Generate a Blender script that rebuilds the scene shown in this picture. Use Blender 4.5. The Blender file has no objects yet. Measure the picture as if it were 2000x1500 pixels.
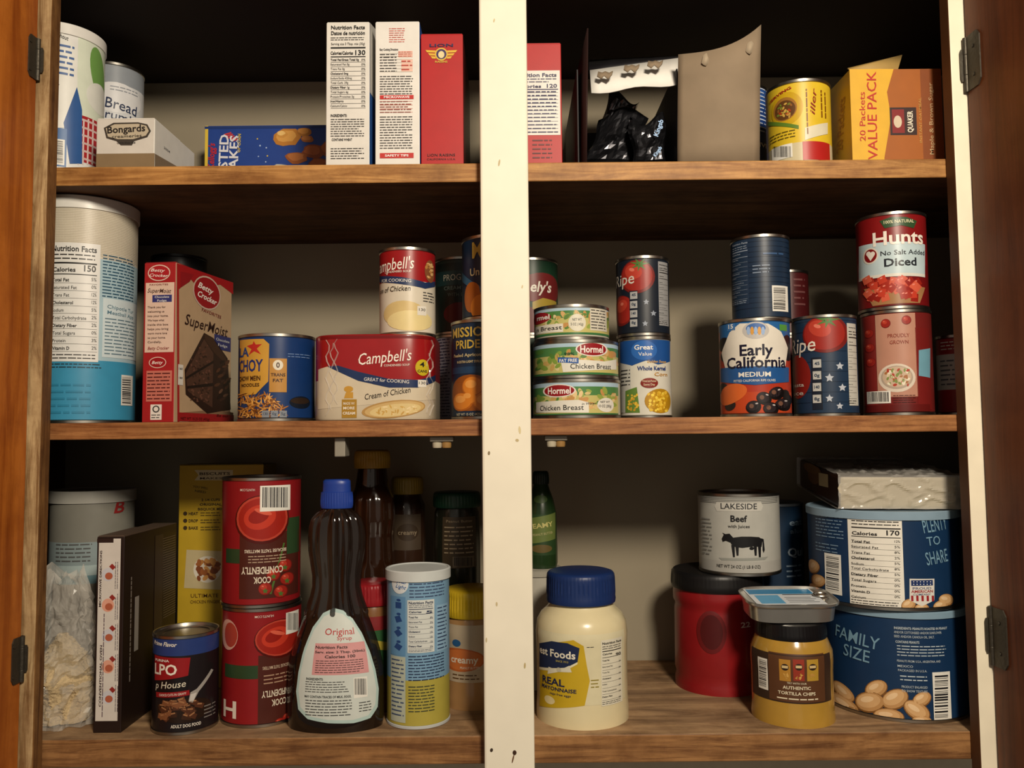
import bpy, bmesh, math, random
from mathutils import Vector, Matrix, noise
random.seed(7)
sc=bpy.context.scene
F=1600.0; TH=math.atan(99/F); RHO=math.radians(.55)
C=Vector((0,-.9,0))
X=Vector((1,0,0)); FW=Vector((0,math.cos(TH),math.sin(TH))); U0=Vector((0,-math.sin(TH),math.cos(TH)))
R=X*math.cos(RHO)-U0*math.sin(RHO); U=X*math.sin(RHO)+U0*math.cos(RHO)
def ray(u,v): return FW+R*((u-1000)/F)-U*((v-750)/F)
def P(u,v,Y):
    d=ray(u,v); return C+d*((Y+.9)/d.y)
def proj(p):
    q=Vector(p)-C; w=q.dot(FW); return 1000+F*q.dot(R)/w, 750-F*q.dot(U)/w
def cosphi(u): return 1/math.sqrt(1+((u-1000)/F)**2)
cam=bpy.data.cameras.new('camera'); co=bpy.data.objects.new('camera',cam); sc.collection.objects.link(co)
M=Matrix((R,U,-FW)).transposed().to_4x4(); M.translation=C; co.matrix_world=M
cam.sensor_width=36; cam.lens=F/2000*36; cam.clip_start=.01; sc.camera=co
try:
    sc.view_settings.view_transform='Standard'
except Exception: pass
# ---------------- materials
def lin(h):
    h=h.lstrip('#')
    o=[]
    for i in (0,2,4):
        c=int(h[i:i+2],16)/255; o.append(c/12.92 if c<=.04045 else ((c+.055)/1.055)**2.4)
    return (*o,1)
MC={}
def mat(h,rough=.42,metal=0,alpha=1,trans=0,coat=0,var=.10,scale=60,bump=0):
    k=(h,rough,metal,alpha,trans,coat,var,scale,bump)
    if k in MC: return MC[k]
    m=bpy.data.materials.new('paint_'+h); m.use_nodes=True; nt=m.node_tree; b=nt.nodes['Principled BSDF']
    c=lin(h)
    tc=nt.nodes.new('ShaderNodeTexCoord'); n=nt.nodes.new('ShaderNodeTexNoise'); n.inputs['Scale'].default_value=scale; n.inputs['Detail'].default_value=3
    nt.links.new(tc.outputs['Object'],n.inputs['Vector'])
    mx=nt.nodes.new('ShaderNodeMix'); mx.data_type='RGBA'
    mx.inputs[6].default_value=tuple(x*(1-var) for x in c[:3])+(1,); mx.inputs[7].default_value=tuple(min(1,x*(1+var)) for x in c[:3])+(1,)
    nt.links.new(n.outputs['Fac'],mx.inputs[0]); nt.links.new(mx.outputs[2],b.inputs['Base Color'])
    b.inputs['Roughness'].default_value=rough; b.inputs['Metallic'].default_value=metal; b.inputs['Alpha'].default_value=alpha
    b.inputs['Transmission Weight'].default_value=trans; b.inputs['Coat Weight'].default_value=coat
    if not metal and alpha==1: b.inputs['Specular IOR Level'].default_value=.35
    if bump:
        bp=nt.nodes.new('ShaderNodeBump'); bp.inputs['Strength'].default_value=bump; bp.inputs['Distance'].default_value=.002
        nt.links.new(n.outputs['Fac'],bp.inputs['Height']); nt.links.new(bp.outputs['Normal'],b.inputs['Normal'])
    MC[k]=m; return m
def wood(name,c1,c2,sc3,rough=.5,coat=0,stain=(.5,.42,.36)):
    m=bpy.data.materials.new(name); m.use_nodes=True; nt=m.node_tree; b=nt.nodes['Principled BSDF']
    tc=nt.nodes.new('ShaderNodeTexCoord'); mp=nt.nodes.new('ShaderNodeMapping'); mp.inputs['Scale'].default_value=sc3
    nt.links.new(tc.outputs['Object'],mp.inputs['Vector'])
    n=nt.nodes.new('ShaderNodeTexNoise'); n.inputs['Scale'].default_value=1; n.inputs['Detail'].default_value=10; n.inputs['Roughness'].default_value=.65; n.inputs['Distortion'].default_value=1.2
    nt.links.new(mp.outputs[0],n.inputs['Vector'])
    r=nt.nodes.new('ShaderNodeValToRGB'); r.color_ramp.elements[0].position=.38; r.color_ramp.elements[1].position=.6
    r.color_ramp.elements[0].color=lin(c1); r.color_ramp.elements[1].color=lin(c2)
    nt.links.new(n.outputs['Fac'],r.inputs[0])
    n2=nt.nodes.new('ShaderNodeTexNoise'); n2.inputs['Scale'].default_value=14; n2.inputs['Detail'].default_value=7; n2.inputs['Roughness'].default_value=.7
    nt.links.new(tc.outputs['Object'],n2.inputs['Vector'])
    r2=nt.nodes.new('ShaderNodeValToRGB'); r2.color_ramp.elements[0].position=.33; r2.color_ramp.elements[1].position=.58
    r2.color_ramp.elements[0].color=(*stain,1); r2.color_ramp.elements[1].color=(1,1,1,1)
    nt.links.new(n2.outputs['Fac'],r2.inputs[0])
    mx=nt.nodes.new('ShaderNodeMix'); mx.data_type='RGBA'; mx.blend_type='MULTIPLY'; mx.inputs[0].default_value=.8
    nt.links.new(r.outputs[0],mx.inputs[6]); nt.links.new(r2.outputs[0],mx.inputs[7]); nt.links.new(mx.outputs[2],b.inputs['Base Color'])
    b.inputs['Roughness'].default_value=rough; b.inputs['Coat Weight'].default_value=coat; b.inputs['Specular IOR Level'].default_value=.25
    bp=nt.nodes.new('ShaderNodeBump'); bp.inputs['Strength'].default_value=.35; bp.inputs['Distance'].default_value=.001
    nt.links.new(n.outputs['Fac'],bp.inputs['Height']); nt.links.new(bp.outputs['Normal'],b.inputs['Normal'])
    return m
METAL=mat('a8a49c',.3,1,var=.06)
# ---------------- glyph cache
GL={}
def build_glyphs():
    chars="ABCDEFGHIJKLMNOPQRSTUVWXYZabcdefghijklmnopqrstuvwxyz0123456789.,:;'&%/()-+*$!?íó|"
    tmp=[]
    def mk(body,off):
        cu=bpy.data.curves.new('t','FONT'); cu.body=body; cu.resolution_u=2; cu.offset=off
        o=bpy.data.objects.new('t',cu); sc.collection.objects.link(o); return o
    for st,off in ((0,0.004),(1,.022)):
        for c in chars+' ': tmp.append((st,c,mk(c,off),mk(c+'|',off)))
    bpy.context.view_layer.update(); dg=bpy.context.evaluated_depsgraph_get()
    raw={}
    for st,c,a,b in tmp:
        e=a.evaluated_get(dg); me=e.to_mesh(); vs=[(v.co.x,v.co.y) for v in me.vertices]; fs=[tuple(p.vertices) for p in me.polygons]; e.to_mesh_clear()
        e=b.evaluated_get(dg); me=e.to_mesh(); mx=max((v.co.x for v in me.vertices),default=0); e.to_mesh_clear()
        raw[(st,c)]=(vs,fs,mx)
    for st in (0,1):
        rp=max(x for x,y in raw[(st,'|')][0])
        for (s,c),(vs,fs,mx) in raw.items():
            if s==st: GL[(s,c)]=(vs,fs,mx-rp)
    for _,_,a,b in tmp:
        for o in (a,b):
            cu=o.data; bpy.data.objects.remove(o); bpy.data.curves.remove(cu)
build_glyphs()
CAPH=max(y for x,y in GL[(0,'H')][0])
# ---------------- objects
class Thing:
    def __init__(s,name,label,cat,org,group=None):
        s.o=bpy.data.objects.new(name,None); s.o.empty_display_size=.02; sc.collection.objects.link(s.o)
        s.org=Vector(org); s.o.location=s.org; s.o['label']=label; s.o['category']=cat
        if group: s.o['group']=group
    def part(s,name,V,Fc,mats,idx=None,smooth=True,label=None,parent=None,sharp=35):
        me=bpy.data.meshes.new(name); me.from_pydata([tuple(Vector(v)-s.org) for v in V],[],Fc)
        if not isinstance(mats,(list,tuple)): mats=[mats]
        for m in mats: me.materials.append(m)
        if idx: me.polygons.foreach_set('material_index',idx)
        me.polygons.foreach_set('use_smooth',[smooth]*len(me.polygons))
        if smooth:
            try: me.set_sharp_from_angle(angle=math.radians(sharp))
            except Exception: pass
        me.update()
        o=bpy.data.objects.new(name,me); sc.collection.objects.link(o); o.parent=parent or s.o
        if label: o['label']=label
        return o
SEG=80
def lathe(cx,cy,rings,mi,k=1,seg=SEG):
    V=[];Fc=[];I=[]
    for r,z in rings:
        for i in range(seg):
            a=2*math.pi*i/seg; V.append((cx+r*math.sin(a),cy-k*r*math.cos(a),z))
    for j in range(len(rings)-1):
        for i in range(seg):
            n=(i+1)%seg; Fc.append((j*seg+i,(j*seg+n),((j+1)*seg+n),((j+1)*seg+i))); I.append(mi[j] if mi else 0)
    Fc.append(tuple(range(seg-1,-1,-1))); I.append(mi[0] if mi else 0)
    b=(len(rings)-1)*seg; Fc.append(tuple(range(b,b+seg))); I.append(mi[-1] if mi else 0)
    return V,Fc,I
class Cyl:
    planar=False
    def __init__(s,cx,cy,rf,r0,k=1,zdep=False): s.cx,s.cy,s.rf,s.r0,s.k,s.zdep=cx,cy,rf,r0,k,zdep; s.zr=None
    def hit(s,u,v):
        d=ray(u,v); r=s.r0; z=0
        for it in range(4 if s.zdep else 1):
            ox=-s.cx; oy=(C.y-s.cy)/s.k; dx=d.x; dy=d.y/s.k
            A=dx*dx+dy*dy; B=ox*dx+oy*dy; CC=ox*ox+oy*oy-r*r; q=B*B-A*CC
            t=(-B-math.sqrt(q))/A if q>0 else -B/A
            z=d.z*t; px=ox+dx*t; py=oy+dy*t; r=s.rf(z)
        return math.atan2(px,-py)*s.r0,z
    def map(s,a,z,off):
        if s.zr: z=max(s.zr[0],min(s.zr[1],z))
        th=a/s.r0; r=s.rf(z)+off
        return (s.cx+r*math.sin(th),s.cy-s.k*r*math.cos(th),z)
    def lim(s,v):
        z=P(1000,v,s.cy).z; r=s.rf(z); u=proj((s.cx,s.cy,z))[0]; rp=r/(s.cy+.9)*F/cosphi(u)*.955
        return u-rp,u+rp
    step=property(lambda s:s.r0*2*math.pi/SEG)
class Plane:
    planar=True
    def __init__(s,o,ax,n): s.o,s.ax,s.n=Vector(o),Vector(ax),Vector(n)
    def hit(s,u,v):
        d=ray(u,v); t=(s.o-C).dot(s.n)/d.dot(s.n); q=C+d*t; return (q-s.o).dot(s.ax),q.z
    def map(s,a,z,off):
        p=s.o+s.ax*a+s.n*off; return (p.x,p.y,z+s.n.z*off)
class PlaneT(Plane):
    def hit(s,u,v):
        d=ray(u,v); t=(s.o.z-C.z)/d.z; q=C+d*t; return q.x,q.y
    def map(s,a,z,off): return (a,z,s.o.z+off)
class Foot:
    planar=False
    def __init__(s,cx,cy,rx,ry,n,zm):
        s.pts=[]; N=400
        for i in range(N+1):
            t=-math.pi+2*math.pi*i/N; a,b=math.sin(t),-math.cos(t)
            s.pts.append((cx+rx*math.copysign(abs(a)**(2/n),a),cy+ry*math.copysign(abs(b)**(2/n),b)))
        s.S=[0]
        for p,q in zip(s.pts,s.pts[1:]): s.S.append(s.S[-1]+math.hypot(p[0]-q[0],p[1]-q[1]))
        m=s.S[N//2]; s.S=[x-m for x in s.S]
        s.fr=[]
        for i in range(N//4-4,3*N//4+5):
            s.fr.append((proj((s.pts[i][0],s.pts[i][1],zm))[0],i))
    step=.004
    def hit(s,u,v):
        best=min(s.fr,key=lambda f:abs(f[0]-u)); i=best[1]
        j=min(len(s.pts)-2,max(1,i)); du=(proj((*s.pts[j+1],0))[0]-proj((*s.pts[j-1],0))[0])
        ss=s.S[i]
        if abs(du)>.5: ss+=(u-best[0])*(s.S[j+1]-s.S[j-1])/du
        return ss,P(u,v,s.pts[i][1]).z
    def map(s,a,z,off):
        import bisect as bs
        i=max(0,min(len(s.S)-2,bs.bisect(s.S,a)-1)); t=(a-s.S[i])/max(1e-9,s.S[i+1]-s.S[i])
        p,q=s.pts[i],s.pts[i+1]; x=p[0]+(q[0]-p[0])*t; y=p[1]+(q[1]-p[1])*t
        tx,ty=q[0]-p[0],q[1]-p[1]; l=math.hypot(tx,ty) or 1
        return (x+ty/l*off,y-tx/l*off,z)
class Lab:
    def __init__(s,th,surf,name='printed_label',extra=None,parent=None,base=.00022,rough=.46,label=None):
        s.th,s.su,s.name=th,surf,name; s.V=[];s.Fc=[];s.I=[];s.mats=[];s.extra=extra;s.parent=parent;s.base=base;s.rough=rough;s.label=label
    def mi(s,col):
        m=mat(col,s.rough) if isinstance(col,str) else col
        if m not in s.mats: s.mats.append(m)
        return s.mats.index(m)
    def cv(s,uc,vc,hw,hh):
        s0=s.su.hit(uc-hw,vc)[0]; s1=s.su.hit(uc+hw,vc)[0]; z0=s.su.hit(uc,vc-hh)[1]; z1=s.su.hit(uc,vc+hh)[1]
        return lambda du,dv:(s0+(s1-s0)*(du+hw)/(2*hw), z0+(z1-z0)*(dv+hh)/(2*hh))
    def add(s,pts,faces,col,lay):
        b=len(s.V); o=s.base+.00008*lay
        s.V+= [(a,o,z) for a,z in pts]; i=s.mi(col)
        for f in faces: s.Fc.append(tuple(b+x for x in f)); s.I.append(i)
    def shape(s,uc,vc,w,h,loc,faces,col,rot,lay):
        c,sn=math.cos(math.radians(rot)),math.sin(math.radians(rot))
        hw=abs(w/2*c)+abs(h/2*sn)+.01; hh=abs(w/2*sn)+abs(h/2*c)+.01
        f=s.cv(uc,vc,hw,hh)
        s.add([f(a*c-b*sn,-(a*sn+b*c)) for a,b in loc],faces,col,lay)
    def r(s,u0,v0,u1,v1,col,rot=0,lay=1):
        w,h=u1-u0,v1-v0; s.shape((u0+u1)/2,(v0+v1)/2,w,h,[(-w/2,-h/2),(w/2,-h/2),(w/2,h/2),(-w/2,h/2)],[(0,1,2,3)],col,rot,lay)
    def e(s,uc,vc,w,h,col,rot=0,lay=2,n=24):
        s.shape(uc,vc,w,h,[(w/2*math.cos(2*math.pi*i/n),h/2*math.sin(2*math.pi*i/n)) for i in range(n)],[tuple(range(n))],col,rot,lay)
    def p(s,pts,col,lay=2):
        s.add([s.su.hit(*q) for q in pts],[tuple(range(len(pts)))],col,lay)
    def t(s,uc,vc,w,h,txt,col='111111',rot=0,b=0,sh=0,lay=7):
        V=[];Fc=[];x=0
        for ch in txt:
            g=GL.get((b,ch)) or GL[(b,' ')]
            o=len(V); V+=[(x+px+sh*py,py) for px,py in g[0]]; Fc+=[tuple(o+i for i in f) for f in g[1]]; x+=g[2]
        if not V: return
        x0=min(v[0] for v in V); x1=max(v[0] for v in V)
        k=h/CAPH
        if not w: w=(x1-x0)*k
        if hasattr(s.su,'lim') and abs(rot)<20:
            a,c=s.su.lim(vc); l=max(uc-w/2,a); r_=min(uc+w/2,c)
            if r_-l<4: return
            uc=(l+r_)/2; w=r_-l
        kx=w/(x1-x0)
        s.shape(uc,vc,w,h,[((px-x0)*kx-w/2,py*k-h/2) for px,py in V],Fc,col,rot,lay)
    def m(s,u0,v0,u1,v1,rows,col='333333',lay=5,fill=.92,rot=0,hh=.3):
        w=u1-u0;h=v1-v0; uc,vc=(u0+u1)/2,(v0+v1)/2
        W,H=(w,h) if rot in(0,180) else (h,w)
        L=[];Fc=[]
        rh=H/rows
        for i in range(rows):
            x=-W/2; end=W/2*random.uniform(.55,1) if random.random()<.3 else W/2*fill
            y=H/2-(i+.5)*rh
            while x<end-1:
                ww=min(random.uniform(1.2,4.2)*rh*.6,end-x); o=len(L)
                L+=[(x,y-rh*hh/2),(x+ww,y-rh*hh/2),(x+ww,y+rh*hh/2),(x,y+rh*hh/2)]; Fc.append((o,o+1,o+2,o+3)); x+=ww+rh*.3
        s.shape(uc,vc,W,H,L,Fc,col,rot,lay)
    def bc(s,u0,v0,u1,v1,vert=True,lay=3,bg='dedbd2'):
        s.r(u0,v0,u1,v1,bg,lay=lay); pu=(u1-u0)*.08; pv=(v1-v0)*.07
        if vert:
            x=u0+pu
            while x<u1-pu:
                w=random.choice((.012,.02,.035))*(u1-u0); s.r(x,v0+pv,min(x+w,u1-pu),v1-pv*2,'15151a',lay=lay+1); x+=w+random.choice((.015,.02,.035))*(u1-u0)
        else:
            y=v0+pv
            while y<v1-pv:
                w=random.choice((.012,.02,.035))*(v1-v0); s.r(u0+pu,y,u1-pu*2,min(y+w,v1-pv),'15151a',lay=lay+1); y+=w+random.choice((.015,.02,.035))*(v1-v0)
    def nf(s,u0,v0,u1,v1,cal='',bg='dfdbd0',fg='1c1a1a',n=10,lay=3,title='Nutrition Facts'):
        if bg: s.r(u0,v0,u1,v1,bg,lay=lay)
        w=u1-u0;h=v1-v0;q=w*.05
        s.t((u0+u1)/2,v0+h*.05,w-2*q,min(h*.05,w*.11),title,fg,b=1)
        s.m(u0+q,v0+h*.085,u1-q,v0+h*.15,2,fg)
        s.r(u0+q,v0+h*.165,u1-q,v0+h*.178,fg,lay=lay+2)
        s.t(u0+q+w*.24,v0+h*.225,w*.46,min(h*.035,w*.085),'Calories',fg,b=1)
        if cal: s.t(u1-q-w*.14,v0+h*.22,w*.24,min(h*.05,w*.13),cal,fg,b=1)
        s.r(u0+q,v0+h*.262,u1-q,v0+h*.27,fg,lay=lay+2)
        rows=['Total Fat','Saturated Fat','Trans Fat','Cholesterol','Sodium','Total Carbohydrate','Dietary Fiber','Total Sugars','Protein','Vitamin D','Calcium','Iron','Potassium'][:n]
        y0=v0+h*.28; rh=h*.64/n; th=min(rh*.42,w*.065)
        for i,x in enumerate(rows):
            yy=y0+rh*(i+.5)
            s.t(u0+q+w*.019*len(x),yy,w*.038*len(x),th,x,fg,b=i%3==0)
            s.t(u1-q-w*.06,yy,w*.1,th,random.choice(('0%','2%','3%','5%','8%','12%')),fg)
            s.r(u0+q,yy+rh*.42,u1-q,yy+rh*.46,fg,lay=lay+2)
        s.m(u0+q,v0+h*.93,u1-q,v0+h*.985,2,fg)
    def sct(s,u0,v0,u1,v1,n,w,h,cols,lay=2,nn=10,rot=None,span=1):
        for i in range(n):
            k=random.uniform(.75,1.2)
            s.e(random.uniform(u0,u1),random.uniform(v0,v1),w*k,h*k,random.choice(cols),random.uniform(0,180) if rot is None else rot+random.uniform(-20,20),lay+span*i/n,nn)
    def done(s):
        V=[];Fc=[];I=[]
        if s.extra:
            eV,eF,eI,em=s.extra; V=list(eV);Fc=list(eF)
            for m in em:
                if m not in s.mats: s.mats.append(m)
            I=[s.mats.index(em[i]) for i in eI]
        if s.Fc:
            bm=bmesh.new(); vs=[bm.verts.new(v) for v in s.V]
            for f,i in zip(s.Fc,s.I):
                try: fc=bm.faces.new([vs[x] for x in f]); fc.material_index=i
                except Exception: pass
            if not s.su.planar:
                st=s.su.step; a0=min(v[0] for v in s.V); a1=max(v[0] for v in s.V)
                for k in range(math.floor(a0/st),math.ceil(a1/st)+1):
                    bmesh.ops.bisect_plane(bm,geom=bm.verts[:]+bm.edges[:]+bm.faces[:],plane_co=(k*st,0,0),plane_no=(1,0,0),dist=1e-7)
                if getattr(s.su,'zdep',False):
                    z0=min(v[2] for v in s.V); z1=max(v[2] for v in s.V); k=math.floor(z0/.004)
                    while k*.004<z1:
                        bmesh.ops.bisect_plane(bm,geom=bm.verts[:]+bm.edges[:]+bm.faces[:],plane_co=(0,0,k*.004),plane_no=(0,0,1),dist=1e-7); k+=1
                zr=getattr(s.su,'zr',None)
                if zr:
                    for zc_,nz in ((zr[0],-1),(zr[1],1)):
                        bmesh.ops.bisect_plane(bm,geom=bm.verts[:]+bm.edges[:]+bm.faces[:],plane_co=(0,0,zc_),plane_no=(0,0,nz),dist=1e-7,clear_outer=True)
            bm.verts.index_update(); b=len(V)
            V+=[s.su.map(v.co.x,v.co.z,v.co.y) for v in bm.verts]
            for f in bm.faces: Fc.append(tuple(b+v.index for v in f.verts)); I.append(f.material_index)
            bm.free()
        if V: return s.th.part(s.name,V,Fc,s.mats,I,label=s.label,parent=s.parent)
def can(label,uc,w,vt,Y,z0,bands,name='food_can',cat='can',group=None,zt=None,lid=None,metal=METAL,rough=.4,lidh=.012,rimh=.0045,lname='paper_label'):
    D=.9+Y; r=w/2/F*D*cosphi(uc)
    if zt is None:
        zt=P(uc,vt,Y-r).z
        if zt<0: zt=P(uc,vt,Y+r).z
    x=P(uc,vt,Y).x; vb=proj((x,Y-r,z0))[1]; x=P(uc,(vt+vb)/2,Y).x
    T=Thing(name,label,cat,(x,Y,z0),group)
    top=[(r-.0015,z0+rimh),(r-.0015,zt-rimh),(r,zt-rimh+.001),(r,zt-.0004),(r-.0008,zt),(r-.002,zt-.0004),(r-.003,zt-.004),(r*.86,zt-.004),(r*.84,zt-.003),(r*.7,zt-.003),(r*.68,zt-.004),(r*.3,zt-.0037),(.0006,zt-.0037)]
    rg=[(.0006,z0+.003),(r-.004,z0+.003),(r-.0025,z0),(r-.0008,z0),(r,z0+.0006),(r,z0+rimh-.001)]+top
    V,Fc,I=lathe(x,Y,rg,None); T.part('can_body',V,Fc,metal)
    R1=r-.0006
    za,zb=zt-rimh,z0+rimh
    zs=[za]; cols=[]
    for b in bands:
        if isinstance(b,str) or not isinstance(b,(int,float)): cols.append(b)
        else: zs.append(min(za,max(zb,P(uc,b,Y-r).z)))
    zs.append(zb)
    ms=[mat(c,rough) if isinstance(c,str) else c for c in cols]
    V,Fc,I=lathe(x,Y,[(R1-.0012,za+.0003)]+[(R1,z) for z in zs]+[(R1-.0012,zb-.0003)],[0]+list(range(len(ms)))+[len(ms)-1])
    Fc=Fc[:-2];I=I[:-2]
    if lid:
        a=zt-lidh
        rr=r+.0012
        V2,F2,I2=lathe(x,Y,[(r,a-.0002),(rr,a),(rr,zt+.0006),(rr-.0012,zt+.0016),(rr-.003,zt+.0016),(rr-.004,zt+.0006),(.0006,zt+.0006)],None)
        T.part('lid',V2,F2,mat(lid,.35) if isinstance(lid,str) else lid)
    su=Cyl(x,Y,lambda z:R1,R1); su.zr=(zb,za if not lid else zt-lidh)
    L=Lab(T,su,lname,(V,Fc,I,ms),rough=rough); L.x,L.r_,L.zt,L.z0,L.Y,L.T=x,r,zt,z0,Y,T
    return L
def lathe_thing(label,name,cat,uc,Y,z0,parts,k=1,group=None,rib={}):
    D=.9+Y; cp=cosphi(uc)
    vs=[v for p in parts for v,_ in p[2] if v is not None]; vm=(min(vs)+max(vs))/2
    x=P(uc,vm,Y).x; T=Thing(name,label,cat,(x,Y,z0),group); prof={}
    for pn,m,pr in parts:
        rg=[]
        for v,hw in pr:
            z=z0+.0002 if v is None else P(uc,v,Y).z
            rg.append((max(.0005,hw*D/F*cp),max(z,z0)))
        prof[pn]=rg
        seg=160 if pn in rib else SEG
        rr=rg
        if pn in rib:
            rr=[]
            for a,b in zip(rg,rg[1:]):
                n=max(1,int(abs(a[1]-b[1])/.004))
                for i in range(n): rr.append((a[0]+(b[0]-a[0])*i/n,a[1]+(b[1]-a[1])*i/n))
            rr.append(rg[-1])
        V,Fc,I=lathe(x,Y,rr,None,k,seg)
        if pn in rib:
            n,amp,va,vb=rib[pn]; z1,z2=P(uc,va,Y).z,P(uc,vb,Y).z
            for i,v in enumerate(V):
                j,a=divmod(i,seg); rad=rr[j][0]
                if z2<=v[2]<=z1 and rad>.008:
                    f=min(1,(z1-v[2])/.004,(v[2]-z2)/.004); q=1+amp*f*math.cos(n*2*math.pi*a/seg)/rad; V[i]=(x+(v[0]-x)*q,Y+(v[1]-Y)*q,v[2])
        T.part(pn,V,Fc,m,sharp=50)
    def surf(pn):
        rg=sorted(prof[pn],key=lambda q:q[1]); zm=[q for q in rg if q[0]>.002]
        def rf(z):
            if z<=zm[0][1]: return zm[0][0]
            for a,b in zip(zm,zm[1:]):
                if a[1]<=z<=b[1]: return a[0]+(b[0]-a[0])*(z-a[1])/max(1e-9,b[1]-a[1])
            return zm[-1][0]
        return Cyl(x,Y,rf,max(q[0] for q in rg),k,True)
    T.x=x
    return T,surf
def boxdata(o,ax,ay,w,d,z0,z1,b=.0008):
    bm=bmesh.new(); vs=[]
    for z in (z0,z1):
        for a,c in ((0,0),(w,0),(w,d),(0,d)):
            p=Vector(o)+ax*a+ay*c; vs.append(bm.verts.new((p.x,p.y,z)))
    for f in ((3,2,1,0),(4,5,6,7),(0,1,5,4),(1,2,6,5),(2,3,7,6),(3,0,4,7)): bm.faces.new([vs[i] for i in f])
    if b: bmesh.ops.bevel(bm,geom=bm.edges[:],offset=b,segments=2,affect='EDGES',profile=.5)
    bm.normal_update(); bm.verts.index_update()
    V=[tuple(v.co) for v in bm.verts]; Fc=[tuple(v.index for v in f.verts) for f in bm.faces]; N=[f.normal.copy() for f in bm.faces]; bm.free()
    return V,Fc,N
def carton(label,p,w,d,z0,z1,rot,cols,name='food_carton',cat='box',flaps=True,rough=.46,group=None,bev=.0008):
    a=math.radians(rot); ax=Vector((math.cos(a),math.sin(a),0)); ay=Vector((-math.sin(a),math.cos(a),0)); p=Vector((p[0],p[1],0))
    cen=p+ax*w/2+ay*d/2; T=Thing(name,label,cat,(cen.x,cen.y,z0),group)
    V,Fc,N=boxdata(p,ax,ay,w,d,z0,z1,bev)
    keys=['front','right','left','back','top','bottom']; ms=[mat(cols.get(k,cols['front']),rough) for k in keys]; I=[]
    for n in N:
        dd={'front':-n.dot(ay),'back':n.dot(ay),'right':n.dot(ax),'left':-n.dot(ax),'top':n.z,'bottom':-n.z}
        I.append(keys.index(max(dd,key=dd.get)))
    T.part('carton_body',V,Fc,ms,I,smooth=False)
    if flaps:
        V,Fc,N=boxdata(p+ax*.001+ay*.001,ax,ay,w-.002,d*.62,z1+.0002,z1+.0009,0); T.part('tuck_flap',V,Fc,ms[4],smooth=False)
    fr=Plane(p,ax,-ay); ri=Plane(p+ax*w,ay,ax); le=Plane(p+ay*d,-ay,-ax)
    return T,fr,ri,le
def slab(T,name,x0,x1,y0,y1,z0,z1,m,b=.001,label=None,parent=None,idxf=None):
    V,Fc,N=boxdata(Vector((x0,y0,0)),Vector((1,0,0)),Vector((0,1,0)),x1-x0,y1-y0,z0,z1,b)
    ms=m if isinstance(m,list) else [m]
    I=[idxf(n) for n in N] if idxf else None
    return T.part(name,V,Fc,ms,I,smooth=False,label=label,parent=parent)
# ================= CABINET
ZT=P(980,318,.02).z; ZM=P(980,818,.02).z; ZB=P(980,1437,.02).z
YB=.315; XL,XR=-.5175,.498; WX=.66
ZC=.538
edge=wood('shelf_edge_wood','8f6030','bd8c50',(7,70,120))
edge2=wood('shelf_edge_wood_dark','7a4a28','a87446',(7,70,120))
edge3=wood('bottom_edge_wood','6f4a2c','a07448',(7,70,120))
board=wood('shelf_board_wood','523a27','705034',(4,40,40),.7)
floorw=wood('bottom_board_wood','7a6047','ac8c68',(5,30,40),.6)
side=wood('side_panel_wood','3f281a','5a3c26',(30,30,3),.7)
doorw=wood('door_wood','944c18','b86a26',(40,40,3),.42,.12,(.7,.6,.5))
doorw_shade=wood('door_wood_shaded','5c3018','733f22',(40,40,3),.5,.05,(.7,.6,.5))  # shaded copy of the door wood: right door's unlit face put into colour
worn=wood('worn_stile_wood','85643e','c2a67a',(90,90,9),.7)
innr=wood('stile_inner_wood','5a3a22','8a6238',(60,60,7),.6)
backm=mat('938975',.8,var=.14,scale=7); cream=mat('e6dfcc',.5,var=.06,scale=25,bump=.15); cream2=mat('e6dcc4',.5,var=.12,scale=30)
cab=Thing('kitchen_cabinet','wooden pantry cabinet with cream center post and three stocked shelves','cabinet',(0,.16,ZB-.03))
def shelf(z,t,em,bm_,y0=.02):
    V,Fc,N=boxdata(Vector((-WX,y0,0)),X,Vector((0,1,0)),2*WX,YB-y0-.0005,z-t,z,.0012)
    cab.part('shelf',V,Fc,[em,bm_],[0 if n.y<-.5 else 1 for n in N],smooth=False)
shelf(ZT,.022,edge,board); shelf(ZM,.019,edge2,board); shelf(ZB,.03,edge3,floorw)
ztp,zbt=.62,ZB-.03
slab(cab,'top_panel',-WX,WX,0.02,YB-.001,ZC,ZC+.02,mat('261b13',.8))
slab(cab,'back_panel',-WX-.01,WX+.01,YB,YB+.01,zbt,ztp,backm)
slab(cab,'side_panel',-WX-.015,-WX-.0005,.02,YB-.0005,zbt,ztp,side); slab(cab,'side_panel',WX+.0005,WX+.015,.02,YB-.0005,zbt,ztp,side)
post=slab(cab,'center_post',-.0335,.0205,0,.0195,zbt-.03,ztp,cream,.0025,label='cream painted center post with chipped paint')
slab(cab,'stile',-.66,XL,0,.0195,zbt-.03,ztp,[worn,innr],.0015,label='worn bare wood stile',idxf=lambda n:1 if n.x>.7 else 0)
slab(cab,'stile',XR,.66,0,.0195,zbt-.03,ztp,[cream2,mat('5d3a20',.6)],.0015,label='cream painted stile with dark inner edge',idxf=lambda n:1 if n.x<-.7 else 0)
for (u,v,w,h,c) in ((955,885,5,8,'8a7a5c'),(975,318,4,14,'b5a57c'),(1015,840,5,16,'cfc094'),(1010,860,7,6,'b8a67c'),(970,1180,4,9,'c0b088'),(1025,1300,4,12,'b8a678'),(960,1465,6,8,'3a2d22'),(1005,1470,8,10,'3a2416'),(1002,1482,3,18,'6a4a30'),(950,1250,3,10,'c0b088'),(965,40,3,8,'bfae84'),(1020,560,3,7,'c7b78e')):
    L=Lab(cab,Plane((0,0,0),X,(0,-1,0)),'paint_chip',base=.00005,parent=post); L.e(u,v,w,h,c,random.uniform(-15,15),2,9); L.done()
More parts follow.
